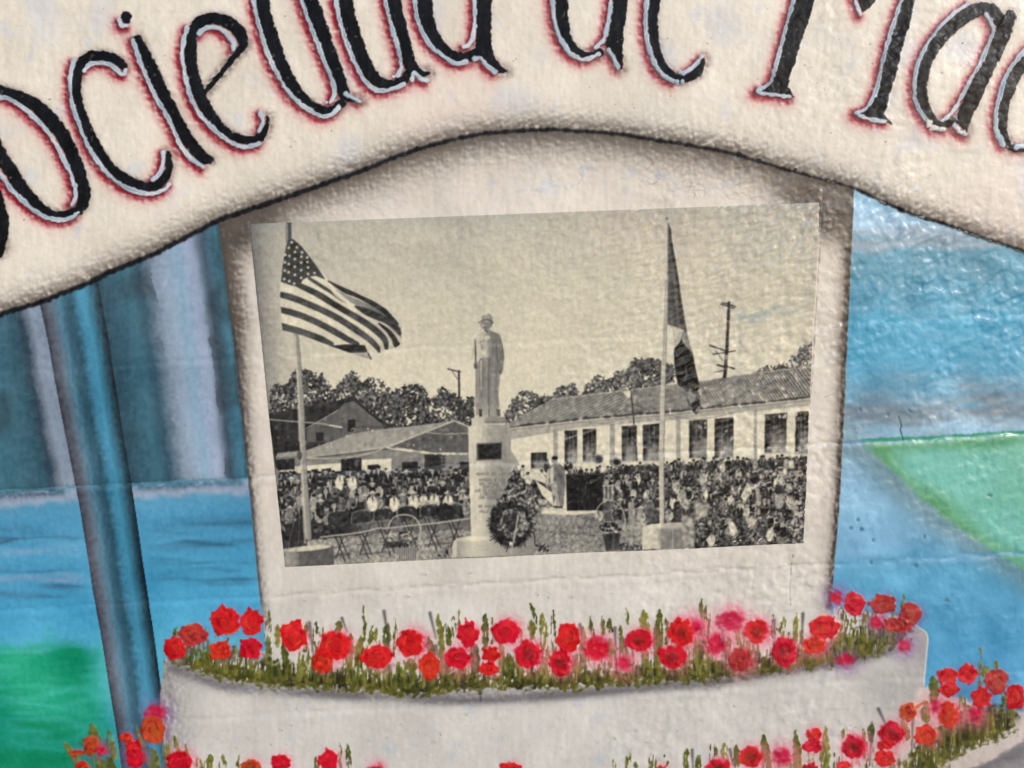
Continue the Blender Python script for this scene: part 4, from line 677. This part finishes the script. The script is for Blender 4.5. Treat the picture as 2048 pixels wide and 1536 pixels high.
S_([(590, 672), (594, 735), (597, 800), (599, 880)], fl(196), .6, .9, wd=1.4); S_([(603, 930), (611, 1084)], fl(196), .6, .9, wd=2.2)
F_(ell(600, 910, 5, 9, 10), fl(50), .8, 1); S_([(596, 900), (592, 912), (597, 916), (600, 905)], fl(130), .9, .7, wd=.7)
for pts in ([(594, 916), (596, 980), (594, 1020), (582, 1070), (577, 1104), (584, 1116), (594, 1100)], [(603, 960), (600, 1010), (598, 1080), (590, 1104)]): S_(pts, fl(128), .8, .7, wd=.6)
# striped flag (crop space of the study, 4.956 px per photo px)
def K(pts): return [(490+p[0]/4.956, 430+p[1]/4.956)+tuple(q/4.956 for q in p[2:]) for p in pts]
FO = K([(430, 235), (480, 240), (560, 310), (640, 410), (720, 520), (820, 640), (960, 700), (1100, 770), (1290, 860), (1400, 930), (1480, 1020), (1530, 1080), (1555, 1170), (1548, 1240), (1530, 1290), (1490, 1315), (1400, 1335), (1330, 1370), (1250, 1440), (1180, 1420), (1060, 1370), (950, 1330), (780, 1280), (700, 1240), (560, 1190), (370, 1145), (355, 900), (350, 680), (375, 500), (410, 300)])
def inflag(X, Y):
    ins = np.zeros(X.shape, bool); n = len(FO)
    for i in range(n):
        (x0, y0), (x1, y1) = FO[i], FO[(i+1) % n]
        if y0 != y1: ins ^= ((y0 > Y) != (y1 > Y)) & (X < (x1-x0)*(Y-y0)/(y1-y0)+x0)
    return ins.astype(np.float32)
cloth = lambda g, k=6: (lambda X, Y: gr(np.clip(g+k*nz('blot', X*1.4, Y*1.4)+3*nz('f2', X*1.6, Y*1.6)-24*sst(690, 790, X)*(g > 100), 25, 225)))
F_(FO, cloth(204), 1, 1, p_flag)
F_(K([(900, 740), (1100, 830), (1300, 915), (1450, 1015), (1545, 1120), (1550, 1220), (1400, 1080), (1250, 970), (1050, 870)]), cloth(128, 8), 1, 1.2)
S_(K([(830, 655, 8), (980, 742, 24), (1130, 802, 26), (1290, 886, 28), (1400, 958, 32), (1470, 1030, 26), (1520, 1085, 6)]), cloth(46), 1, 1, p_flag, tex=inflag)
S_(K([(1090, 905, 8), (1200, 955, 34), (1300, 1000, 36), (1400, 1045, 30), (1480, 1100, 26), (1535, 1170, 18)]), cloth(50), 1, 1, p_flag, tex=inflag)
S_(K([(1330, 1075, 8), (1420, 1150, 22), (1480, 1230, 26), (1500, 1285, 30), (1520, 1275, 16)]), cloth(40), 1, 1, p_flag, tex=inflag)
S_(K([(640, 628, 16), (760, 705, 18), (860, 768, 14), (950, 840, 8), (1010, 872, 3)]), cloth(60), 1, 1, p_flag, tex=inflag)
S_(K([(535, 695, 26), (640, 742, 30), (760, 805, 32), (880, 882, 30), (1000, 952, 30), (1120, 1022, 32), (1230, 1092, 32), (1330, 1172, 32), (1390, 1245, 28), (1402, 1320, 20)]), cloth(56, 9), 1, 1, p_flag, tex=inflag)
S_(K([(330, 785, 31), (358, 790, 31), (460, 815, 32), (600, 870, 32), (740, 930, 32), (880, 1000, 32), (1000, 1070, 32), (1120, 1150, 32), (1230, 1230, 30), (1310, 1310, 26), (1328, 1352, 14)]), cloth(66, 10), 1, 1, p_flag, tex=inflag)
S_(K([(330, 934, 30), (360, 940, 30), (480, 970, 32), (620, 1020, 32), (760, 1085, 32), (880, 1150, 32), (1000, 1220, 30), (1110, 1280, 26)]), cloth(68, 9), 1, 1, p_flag, tex=inflag)
S_(K([(335, 1098, 34), (370, 1105, 34), (500, 1140, 34), (640, 1185, 33), (760, 1230, 32), (860, 1278, 22)]), cloth(72, 9), 1, 1, p_flag, tex=inflag)
F_(K([(840, 1297), (1000, 1280), (1190, 1290), (1218, 1362), (1040, 1367), (930, 1325)]), cloth(34), 1, 1, p_flag); F_(K([(1060, 1371), (1215, 1362), (1250, 1425), (1180, 1412)]), cloth(150), 1, 1, p_flag); S_(K([(1222, 1370, 8), (1248, 1425, 10)]), fl(50), .9, 1)
F_(K([(430, 235), (480, 240), (560, 310), (640, 410), (720, 520), (800, 640), (700, 602), (640, 612), (575, 640), (540, 712), (460, 697), (358, 662), (375, 500), (410, 300)]), cloth(46, 5), 1, 1, p_flag)
S_(K([(800, 640, 9), (850, 730, 9), (930, 820, 7), (1080, 905, 7)]), fl(196), .9, .9)
for x, y in ((465, 270), (515, 320), (435, 325), (497, 367), (567, 370), (400, 395), (440, 405), (495, 437), (560, 412), (618, 420), (397, 470), (435, 485), (558, 472), (620, 465), (495, 512), (627, 520), (395, 550), (433, 567), (558, 547), (495, 592), (627, 585), (690, 575), (390, 635), (440, 655), (558, 622), (490, 680)):
    x, y = 490+x/4.956, 430+y/4.956; st = []
    for k in range(10): rr = (4.3 if x < 605 else 3.6) if k % 2 == 0 else 1.7; st.append((x+rr*math.sin(k*math.pi/5+.1), y-rr*math.cos(k*math.pi/5+.1)))
    F_(st, fl(206), 1, .8, p_flag)
# right flagpole, second flag
p2 = lambda Y: np.interp(Y, [420, 450, 732, 900, 1045], [1334.5, 1334.5, 1328, 1323, 1323.5]); h2 = lambda Y: np.interp(Y, [420, 445, 460, 732, 900, 1045], [.6, .9, 2, 4.6, 5.4, 5.2])
F_([(1284, 1054), (1300, 1047), (1360, 1043), (1388, 1045), (1388, 1094), (1284, 1098)], lambda X, Y: gr(np.clip(np.interp(X, [1284, 1312, 1324, 1390], [196, 190, 128, 110])+46*sst(1062, 1050, Y)+6*nz('f2', X, Y), 60, 200)), 1, 1.2, p_pole[1])
F_([(1362, 1030), (1380, 1030), (1390, 1060), (1384, 1090), (1366, 1092)], fl(150, 22, 'leaf'), .8, 4, p_crowdR, edge=2)
S_([(p2(y), y, h2(y)) for y in (421, 445, 460, 560, 650, 732, 800, 900, 1000, 1046)], cyl(p2, h2, 186, 176, 92), 1, .8, p_pole[1], sm=0)
F_(ell(1334, 437, 2.6, 2.6, 8), fl(80), 1, .8); S_([(1331, 560), (1327, 730)], fl(110), .6, .7, wd=.7); S_([(1345, 1050), (1345, 1096)], fl(180), .7, .8, wd=1.0)
F2 = [(1336.5, 446), (1342, 458), (1343, 475), (1350, 515), (1358.5, 573), (1367, 630), (1374, 663), (1380, 690), (1386, 706), (1392, 740), (1397, 765), (1400, 803), (1399, 822), (1392, 829), (1384, 820), (1375, 806), (1372, 789), (1367, 777), (1356, 771), (1351, 748), (1348, 706), (1350, 695), (1348, 676), (1346, 657), (1335, 648), (1336, 520)]
F_(F2, lambda X, Y: gr(np.clip(76+7*np.sin((X-1336-.09*(Y-450))*.5)+4*nz('blot', X, Y), 25, 200)), 1, 1, p_flag2)
F_([(1337, 448), (1342, 458), (1343, 475), (1350, 515), (1359, 573), (1354, 575), (1345, 520), (1339, 480)], fl(34, 3), 1, 1.2); F_([(1350, 540), (1358.5, 573), (1374, 663), (1362, 650), (1356, 600)], fl(50, 4), .8, 2)
F_([(1336, 649), (1349, 653), (1368, 660), (1360, 684), (1349, 698), (1347, 660)], fl(172, 4), 1, 1); F_([(1368, 660), (1375, 668), (1383, 704), (1370, 690), (1364, 678)], fl(130, 5), 1, 1)
F_([(1364, 680), (1371, 694), (1385, 706), (1392, 740), (1398, 768), (1396, 785), (1380, 776), (1368, 778), (1357, 771), (1351, 748), (1348, 706), (1351, 696)], fl(28, 3), 1, 1.2, p_flag2); F_([(1371, 785), (1380, 782), (1392, 790), (1390, 802), (1380, 806)], fl(128, 8), 1, 1.5); F_([(1384, 806), (1397, 796), (1400, 815), (1392, 829), (1384, 820)], fl(38), 1, 1.2)
S_([(1372, 735), (1374, 750), (1369, 762)], fl(110), .7, 1.6, wd=1.6)
# utility poles
S_([(917.7, 742, 2.0), (918.4, 790, 2.2), (919.5, 838, 2.4)], fl(54), 1, .8, p_tp[0], sm=0); S_([(895.7, 738), (921, 744)], fl(54), 1, .8, p_tp[0], wd=1.3, sm=0); S_([(904, 742), (915.5, 759)], fl(70), .9, .7, wd=.7, sm=0); S_([(906, 803), (919, 806)], fl(44), .9, .8, wd=1, sm=0)
S_([(1458, 605, 2.6), (1455, 680, 3.0), (1450, 753, 3.7)], fl(50, 8), 1, .8, p_tp[1], sm=0)
for a, b, wd in (((1445, 605), (1471, 613.5), 1.1), ((1442, 608), (1468, 617), 1), ((1420.5, 691), (1452, 702), 1.3), ((1427, 709), (1471, 702), 1.0), ((1435, 730), (1449, 734), 1.5), ((1454, 733), (1469, 737.5), 1.5), ((1428, 745), (1450, 741), .9), ((1432, 702), (1446, 722), .6)): S_([a, b], fl(46), 1, .8, p_tp[1], wd=wd*1.15, sm=0)
# statue
ST = [(957.8, 645), (962, 639), (969.5, 632), (976.5, 627.5), (982, 631), (985.5, 643), (983.5, 652), (979, 658.4), (987.5, 664), (1000, 670), (1004, 685), (1007.6, 702), (1008.6, 716), (1007, 732), (1004.7, 744), (999.5, 750), (997.7, 766), (996, 790), (999, 814.5), (993, 818), (994.5, 833), (951.6, 835), (950, 797.5), (950, 750), (947.7, 729), (951, 719), (947, 710), (947.7, 685), (951.6, 672.5), (962.5, 665), (969.5, 661.5), (967, 653), (961.5, 651)]
F_(ST, lambda X, Y: gr(np.clip(np.interp(X-.06*(Y-700), [946, 962, 972, 978, 985, 1010], [190, 184, 166, 134, 114, 108])+4*nz('vert', X, Y), 60, 210)), 1, 1, p_statue, sm=2)
F_([(951, 728), (962, 716), (975, 714), (996, 715), (1001, 745), (997, 790), (999, 815), (950.5, 815)], lambda X, Y: gr(122+10*np.sin((X-952)*.42)+5*nz('vert', X, Y)+14*sst(790, 820, Y)), .95, 1.5, p_statue)
S_([(962.7, 722, 1.5), (962, 745, 1.3), (963, 778, .8)], fl(196), .8, .9); S_([(978, 720), (977, 770), (978, 832)], fl(84), .8, 1.2, wd=1.0); S_([(949.5, 740), (950, 834)], fl(206), .8, .9, wd=1.0, sm=0)
S_([(950, 678, .8), (951, 700, 1.8), (951.5, 735, 1.6)], fl(74), .9, .9); F_(ell(951, 732, 3.8, 6, 9, .2, 1), fl(80), .85, 1.2); S_([(947, 690), (946, 705), (943, 719)], fl(130), .6, .9, wd=.8)
F_(ell(971, 650, 10, 9, 12), fl(112), .85, 1.6, p_statue); F_(ell(974, 637, 11, 8, 12), fl(150, 4), 1, 1.2, p_statue); S_([(958, 645, 1.4), (968, 640, 1.6), (978, 640, 1.8), (985, 645, 2.2)], fl(88), .85, 1); F_(ell(966, 652, 2.6, 3.5, 8), fl(190), .8, 1.2); S_([(966, 654), (969, 654)], fl(60), .8, .8, wd=.9); S_([(970, 660), (976, 664)], fl(70), .8, 1.2, wd=1.6)
S_([(959, 686), (968, 681), (982, 674)], fl(90), .8, .9, wd=.8); F_([(968, 676), (974, 670), (982, 675), (972, 682)], fl(204), .8, 1); F_([(959, 701), (972, 702), (970, 711), (962, 708)], fl(208), .8, 1.2); F_([(962, 688), (971, 684), (971, 698), (963, 698)], fl(150), .7, 1.2); S_([(963, 690), (964, 698)], fl(90), .8, .8, wd=.8)
S_([(993, 690), (993, 710), (997, 724)], fl(74), .7, 1.2, wd=1.0); S_([(960, 718), (982, 717)], fl(96), .7, 1, wd=1.0); F_(ell(1001, 743, 4, 6, 9), fl(112), 1, 1); S_([(1001, 742), (1001, 748)], fl(66), .8, .9, wd=.8)
F_([(958, 818), (964, 818), (964, 833), (959, 834)], fl(64, 20, 'leaf'), 1, 1); F_([(951, 812), (997, 812), (994, 828), (951, 830)], fl(138, 5), .75, 3); F_([(966, 814), (976, 814), (977, 833), (965, 834)], fl(150), .8, 1.5); F_([(980, 814), (991, 814), (995, 833), (980, 834)], fl(140), .8, 1.5); F_([(958, 819), (964, 819), (964, 833), (959, 834)], fl(60, 14, 'f2'), 1, 1); S_([(978, 818), (978.5, 833)], fl(70), .9, 1, wd=.9); F_([(992, 818), (1000, 818), (1001, 833), (995, 833)], leafc(40, 100), .8, 1.5)
# pedestal
pg = lambda X, Y: gr(np.interp(X, [936, 955, 972, 980, 1005, 1023], [196, 192, 172, 150, 142, 148])+5*sst(940, 1000, Y)*12*sst(990, 960, X)/12+4*nz('vert', X, Y))
F_([(936, 853), (943, 851), (1012, 848), (1020, 851), (1021.5, 870), (1023, 930), (1022, 1078), (942.5, 1078), (941, 1023), (938, 929)], pg, 1, 1, p_ped)
F_([(943, 837), (955, 834), (1008, 834), (1012, 838), (1012, 849), (943, 852)], lambda X, Y: gr(np.interp(X, [943, 966, 975, 1012], [190, 180, 132, 126])), 1, 1, p_ped); S_([(968, 848.5), (1010, 848)], fl(205), .9, .8, wd=1.1, sm=0); S_([(970, 844), (1012, 844)], fl(92), .6, 1.2, wd=1.2, sm=0)
F_([(904, 1115), (906, 1084), (914, 1077), (940, 1072), (1030, 1073), (1068, 1082), (1068, 1110)], lambda X, Y: gr(np.interp(X, [906, 912, 915, 945, 990, 1066], [186, 190, 150, 196, 160, 128])+30*sst(1086, 1078, Y)*sst(1000, 950, X)), 1, 1.2, p_ped)
F_([(953, 886), (1004, 884.5), (1003.5, 919), (953, 921)], fl(92), 1, .9, p_plq); F_([(956, 889), (1003, 887), (1002, 917), (957, 918)], fl(34, 4), 1, 1, p_plq)
F_([(1023, 905), (1038, 930), (1024, 936)], fl(150), .9, 1.2)
# inscription: 5x7 dot letters cut in the stone
FONT = dict(A='01110 10001 10001 11111 10001 10001 10001', B='11110 10001 11110 10001 10001 10001 11110', D='11110 10001 10001 10001 10001 10001 11110', E='11111 10000 10000 11110 10000 10000 11111', G='01111 10000 10000 10011 10001 10001 01111', I='111 010 010 010 010 010 111', J='00111 00010 00010 00010 00010 10010 01100',
            L='10000 10000 10000 10000 10000 10000 11111', M='10001 11011 10101 10101 10001 10001 10001', N='10001 11001 10101 10101 10011 10001 10001', O='01110 10001 10001 10001 10001 10001 01110', Q='01110 10001 10001 10001 10101 10010 01101', R='11110 10001 10001 11110 10100 10010 10001', S='01111 10000 01110 00001 00001 00001 11110', T='11111 00100 00100 00100 00100 00100 00100', U='10001 10001 10001 10001 10001 10001 01110', V='10001 10001 10001 10001 01010 01010 00100')
def engrave(txt, x, y, cw, ch):
    for c in txt:
        if c != ' ':
            rows = FONT[c].split()
            for j, r_ in enumerate(rows):
                for i, b in enumerate(r_):
                    if b == '1':
                        qx, qy = x+cw*.8*(i+.5)/len(r_), y+ch*(j+.5)/7
                        S_([(qx, qy-.35), (qx, qy+.35)], fl(98), .62, .75, p_txt, wd=.42, sm=0, thr=.35)
        x += cw
for txt, x, y, cw in (('MENAJE DE GRATI', 952, 945, 4.5), ('MADERA A LOS', 958, 957, 4.4), ('DEL VALLE DE', 959, 964.5, 4.4), ('RAMON SU', 966, 971.5, 4.4), ('QUE DE NUESTRAS', 950, 978.5, 4.0), ('LIBERTADES', 961, 985.5, 4.2), ('UNA GUERRA', 958, 992.5, 4.0), ('DE MADERA', 957, 1010, 4.2), ('VALLE', 958, 1020, 4)): engrave(txt, x, y, cw, 5.6)
# wreath and bouquet
F_([(1024, 944), (1034, 934), (1044, 950), (1052, 965), (1062, 980), (1078, 994), (1080, 1022), (1060, 1034), (1010, 1030), (997, 1018), (997, 1000), (1008, 985), (1014, 970), (1020, 955)], leafc(20, 150), 1, 2, p_wr, edge=3, ek='leaf')
for k in range(34): F_(ell(rc.uniform(1000, 1074), rc.uniform(990, 1026), rc.uniform(1.5, 3.6), rc.uniform(1.5, 3), 8, .2, k), fl(rc.choice([120, 160, 190])), .85, 1.2)
for k in range(64):
    a = k/64*2*math.pi; r1 = 45+4*math.sin(k*7.1)+3*math.sin(k*2.3); S_([(1022+30*math.cos(a), 1048+32*math.sin(a), 3), (1022+r1*math.cos(a+.08), 1050+(r1+2)*math.sin(a+.08), .7)], fl(rc.choice([30, 38, 52])), 1, 1, p_wr, sm=0)
F_(ell(1022, 1049, 42, 44, 24, .06, 3), leafc(22, 66), 1, 2, p_wr, edge=2)
F_(ell(1028, 1048, 30, 30, 20, .08, 5), leafc(66, 158), 1, 2, p_wr, edge=2); F_(ell(1024, 1042, 17, 20, 16, .1, 6), leafc(24, 76), 1, 3, p_wr, edge=2)
S_([(1036, 1031), (1030, 1068), (1022, 1105)], fl(164), .95, .9, wd=1.6); S_([(1068, 1062), (1071, 1098)], fl(44), .9, .9, wd=1.2); F_(ell(1021, 1087, 3, 4, 7, .4, 4), fl(210), 1, 1)
for k in range(9): F_(ell(1072+rc.uniform(-4, 24), 1098+rc.uniform(-8, 4), 3, 3, 8), fl(rc.choice([40, 150])), .9, 1)
for ax in (0, 1):                                       # the enlargement is soft
    c = P_.C; P_.C = .5*c+.25*(np.roll(c, 1, ax)+np.roll(c, -1, ax))
    e = [slice(None)]*2; e[ax] = [0, -1]; P_.C[tuple(e)] = c[tuple(e)]
# print grain, then pale diagonal flecks, denser towards the right
P_.C += (2.6*nz('f2', PX, PY)+2.0*nz('fine', PX, PY, 333, 99))[..., None]
pale_spk = sst(1.55, 2.1, nz('diag', PX, PY, 10, 5)*.7+nz('f2', PX, PY)*.75)*(.18+.55*sst(1200, 1600, PX))*sst(560, 800, PY)
P_.C += (np.array((206, 196, 188))-P_.C)*pale_spk[..., None]
P_.H += .45*np.clip(np.minimum(np.minimum(su, 1-su)*1100, np.minimum(tv, 1-tv)*680)/3, 0, 1)+.35+.04*nz('vert', PX, PY, 50, 60)+(.08+.24*sst(950, 1400, PX))*nz('diag', PX*1.5, PY*1.5, 31, 77)
print('print painted', round(time.time()-T0, 1))
# ------------------------------------------------------------------ materials
def paint_mat(name, rough, bump, coat=0.0, spec=.5, fine=900.0):
    mt = bpy.data.materials.new(name); mt.use_nodes = True; n = mt.node_tree.nodes; l = mt.node_tree.links; b = n['Principled BSDF']
    at = n.new('ShaderNodeAttribute'); at.attribute_name = 'pigment'
    tc = n.new('ShaderNodeTexCoord'); nf = n.new('ShaderNodeTexNoise'); nf.inputs['Scale'].default_value = fine; nf.inputs['Detail'].default_value = 3
    l.new(tc.outputs['Object'], nf.inputs['Vector'])
    nb = n.new('ShaderNodeTexNoise'); nb.inputs['Scale'].default_value = 38; nb.inputs['Detail'].default_value = 5; l.new(tc.outputs['Object'], nb.inputs['Vector'])
    mr = n.new('ShaderNodeMapRange'); mr.inputs['To Min'].default_value = .93; mr.inputs['To Max'].default_value = 1.05; l.new(nf.outputs['Fac'], mr.inputs['Value'])
    mx = n.new('ShaderNodeMix'); mx.data_type = 'RGBA'; mx.blend_type = 'MULTIPLY'; mx.inputs['Factor'].default_value = 1
    l.new(at.outputs['Color'], mx.inputs['A']); l.new(mr.outputs['Result'], mx.inputs['B']); l.new(mx.outputs['Result'], b.inputs['Base Color'])
    rr = n.new('ShaderNodeMapRange'); rr.inputs['From Min'].default_value = .3; rr.inputs['From Max'].default_value = .7; rr.inputs['To Min'].default_value = rough-.08; rr.inputs['To Max'].default_value = rough+.1
    l.new(nb.outputs['Fac'], rr.inputs['Value']); l.new(rr.outputs['Result'], b.inputs['Roughness'])
    bp = n.new('ShaderNodeBump'); bp.inputs['Strength'].default_value = bump; bp.inputs['Distance'].default_value = .0004; l.new(nf.outputs['Fac'], bp.inputs['Height']); l.new(bp.outputs['Normal'], b.inputs['Normal'])
    b.inputs['Specular IOR Level'].default_value = spec; b.inputs['Coat Weight'].default_value = coat; b.inputs['Coat Roughness'].default_value = .09
    return mt
MATS = dict(banner_paint=paint_mat('banner_paint', .44, .22, spec=.26), wall_paint=paint_mat('wall_paint', .34, .22, spec=.36), letter_paint=paint_mat('letter_paint', .36, .22, spec=.11), brush_paint=paint_mat('brush_paint', .34, .25, spec=.42),
            print_paper=paint_mat('print_paper', .4, .12, .6, spec=.16))
mp = bpy.data.materials.new('plaster'); mp.use_nodes = True
_b = mp.node_tree.nodes['Principled BSDF']; _t = mp.node_tree.nodes.new('ShaderNodeTexNoise'); _t.inputs['Scale'].default_value = 60
_r = mp.node_tree.nodes.new('ShaderNodeValToRGB'); _r.color_ramp.elements[0].color = (.32, .3, .28, 1); _r.color_ramp.elements[1].color = (.46, .44, .41, 1)
mp.node_tree.links.new(_t.outputs['Fac'], _r.inputs['Fac']); mp.node_tree.links.new(_r.outputs['Color'], _b.inputs['Base Color']); _b.inputs['Roughness'].default_value = .85
MATS['plaster'] = mp

# ------------------------------------------------------------------ geometry: cut each painted surface along its owners
ALB = .86
def lin(c):
    c = np.clip(c/255., 0, 1); return np.where(c <= .04045, c/12.92, ((c+.055)/1.055)**2.4)
OBJ = {}
def make_obj(k, me):
    r = REG[k]; o = bpy.data.objects.new(r['name'], me); scene.collection.objects.link(o); OBJ[k] = o
    if r['label']: o['label'] = r['label']
    if r['kind']: o['kind'] = r['kind']
    return o
def mesh_from(name, V, Fq, col, mat):
    me = bpy.data.meshes.new(name); me.vertices.add(len(V)); me.vertices.foreach_set('co', V.astype(np.float32).ravel())
    nf = len(Fq); me.loops.add(nf*4); me.loops.foreach_set('vertex_index', Fq.astype(np.int32).ravel())
    me.polygons.add(nf); me.polygons.foreach_set('loop_start', np.arange(0, nf*4, 4, dtype=np.int32))
    me.update(calc_edges=True)
    me.polygons.foreach_set('use_smooth', np.ones(nf, bool))
    if col is not None:
        a = me.attributes.new('pigment', 'FLOAT_COLOR', 'POINT'); a.data.foreach_set('color', np.hstack([col, np.ones((len(col), 1))]).astype(np.float32).ravel())
    me.materials.append(MATS[mat]); return me
NRM = {}
def cut(S, keep=None, lift=0.0):
    wx, wz = to_world(S.X.astype(float), S.Y.astype(float)); ny, nx = S.X.shape
    V = np.stack([wx, -(S.H*PXM+lift), wz], -1).reshape(-1, 3); col = (lin(S.C)*ALB).reshape(-1, 3)
    # shared smooth normals so that the cuts leave no seams
    A = V.reshape(ny, nx, 3); du = np.gradient(A, axis=1); dv_ = np.gradient(A, axis=0); N = np.cross(du, dv_); N /= np.linalg.norm(N, axis=-1, keepdims=True)
    N = np.where(N[..., 1:2] > 0, -N, N).reshape(-1, 3)
    idx = np.arange(ny*nx).reshape(ny, nx)
    Q = np.stack([idx[1:, :-1], idx[1:, 1:], idx[:-1, 1:], idx[:-1, :-1]], -1).reshape(-1, 4)
    fid = S.I[:-1, :-1].ravel()
    if keep is not None: kk = keep.ravel(); Q, fid = Q[kk], fid[kk]
    od = np.argsort(fid, kind='stable'); Q, fid = Q[od], fid[od]
    us, st = np.unique(fid, return_index=True); st = list(st)+[len(fid)]
    for i, k in enumerate(us):
        q = Q[st[i]:st[i+1]]
        if len(q) < 12: k2 = REG[k]['parent']                     # a crumb nobody sees
        u, inv = np.unique(q, return_inverse=True)
        me = mesh_from(REG[k]['name'], V[u], inv.reshape(-1, 4), col[u], REG[k]['mat'])
        me.normals_split_custom_set_from_vertices(N[u].astype(np.float32).tolist())
        make_obj(int(k), me)
# the wall is left out only where the print hides it completely
ci, cj = (W.X[:-1, :-1]+W.X[1:, 1:])/2, (W.Y[:-1, :-1]+W.Y[1:, 1:])/2
def inq(x, y, pad):
    ok = np.ones(x.shape, bool); c = [TL, TR, BR, BL]
    for i in range(4):
        (x0, y0), (x1, y1) = c[i], c[(i+1) % 4]; L_ = math.hypot(x1-x0, y1-y0); ok &= ((x1-x0)*(y-y0)-(y1-y0)*(x-x0))/L_ > pad
    return ok
W.I[(W.I == skyp) & (W.X < 1600)] = water
cut(W, ~inq(ci, cj, 14)); cut(P_)
print('meshes cut', round(time.time()-T0, 1))

# root of the wall: the plastered slab itself; root of the print: its paper sheet
def prism(name, corners, y0, y1, mat):
    p = [to_world(*c) for c in corners]; V = np.array([(a, y0, b) for a, b in p]+[(a, y1, b) for a, b in p])
    Fq = np.array([(0, 3, 2, 1), (4, 5, 6, 7), (0, 1, 5, 4), (1, 2, 6, 5), (2, 3, 7, 6), (3, 0, 4, 7)]); me = mesh_from(name, V, Fq, None, mat)
    me.polygons.foreach_set('use_smooth', np.zeros(6, bool)); return me
slab = make_obj(WALL, prism('mural', [(-636, -416), (2700, -416), (2700, 1990), (-636, 1990)], .008, .20, 'plaster'))
slab['label'] = 'plastered wall painted with lettering, drapes, planters and red flowers'; slab['category'] = 'mural'
paper = make_obj(PRN, prism('photograph_print', [(504, 454), (1632, 411), (1602, 1080), (576, 1127)], .0045, .0055, 'plaster'))
paper['label'] = 'black and white photograph of a soldier statue and crowd pasted on the mural'; paper['category'] = 'photograph'
for k, o in OBJ.items():
    p = REG[k]['parent']
    if p is not None:
        while p not in OBJ: p = REG[p]['parent']
        o.parent = OBJ[p]
tri = sum(2*len(o.data.polygons) for o in OBJ.values())
print('objects', len(OBJ), 'triangles', tri, 'time', round(time.time()-T0, 1))
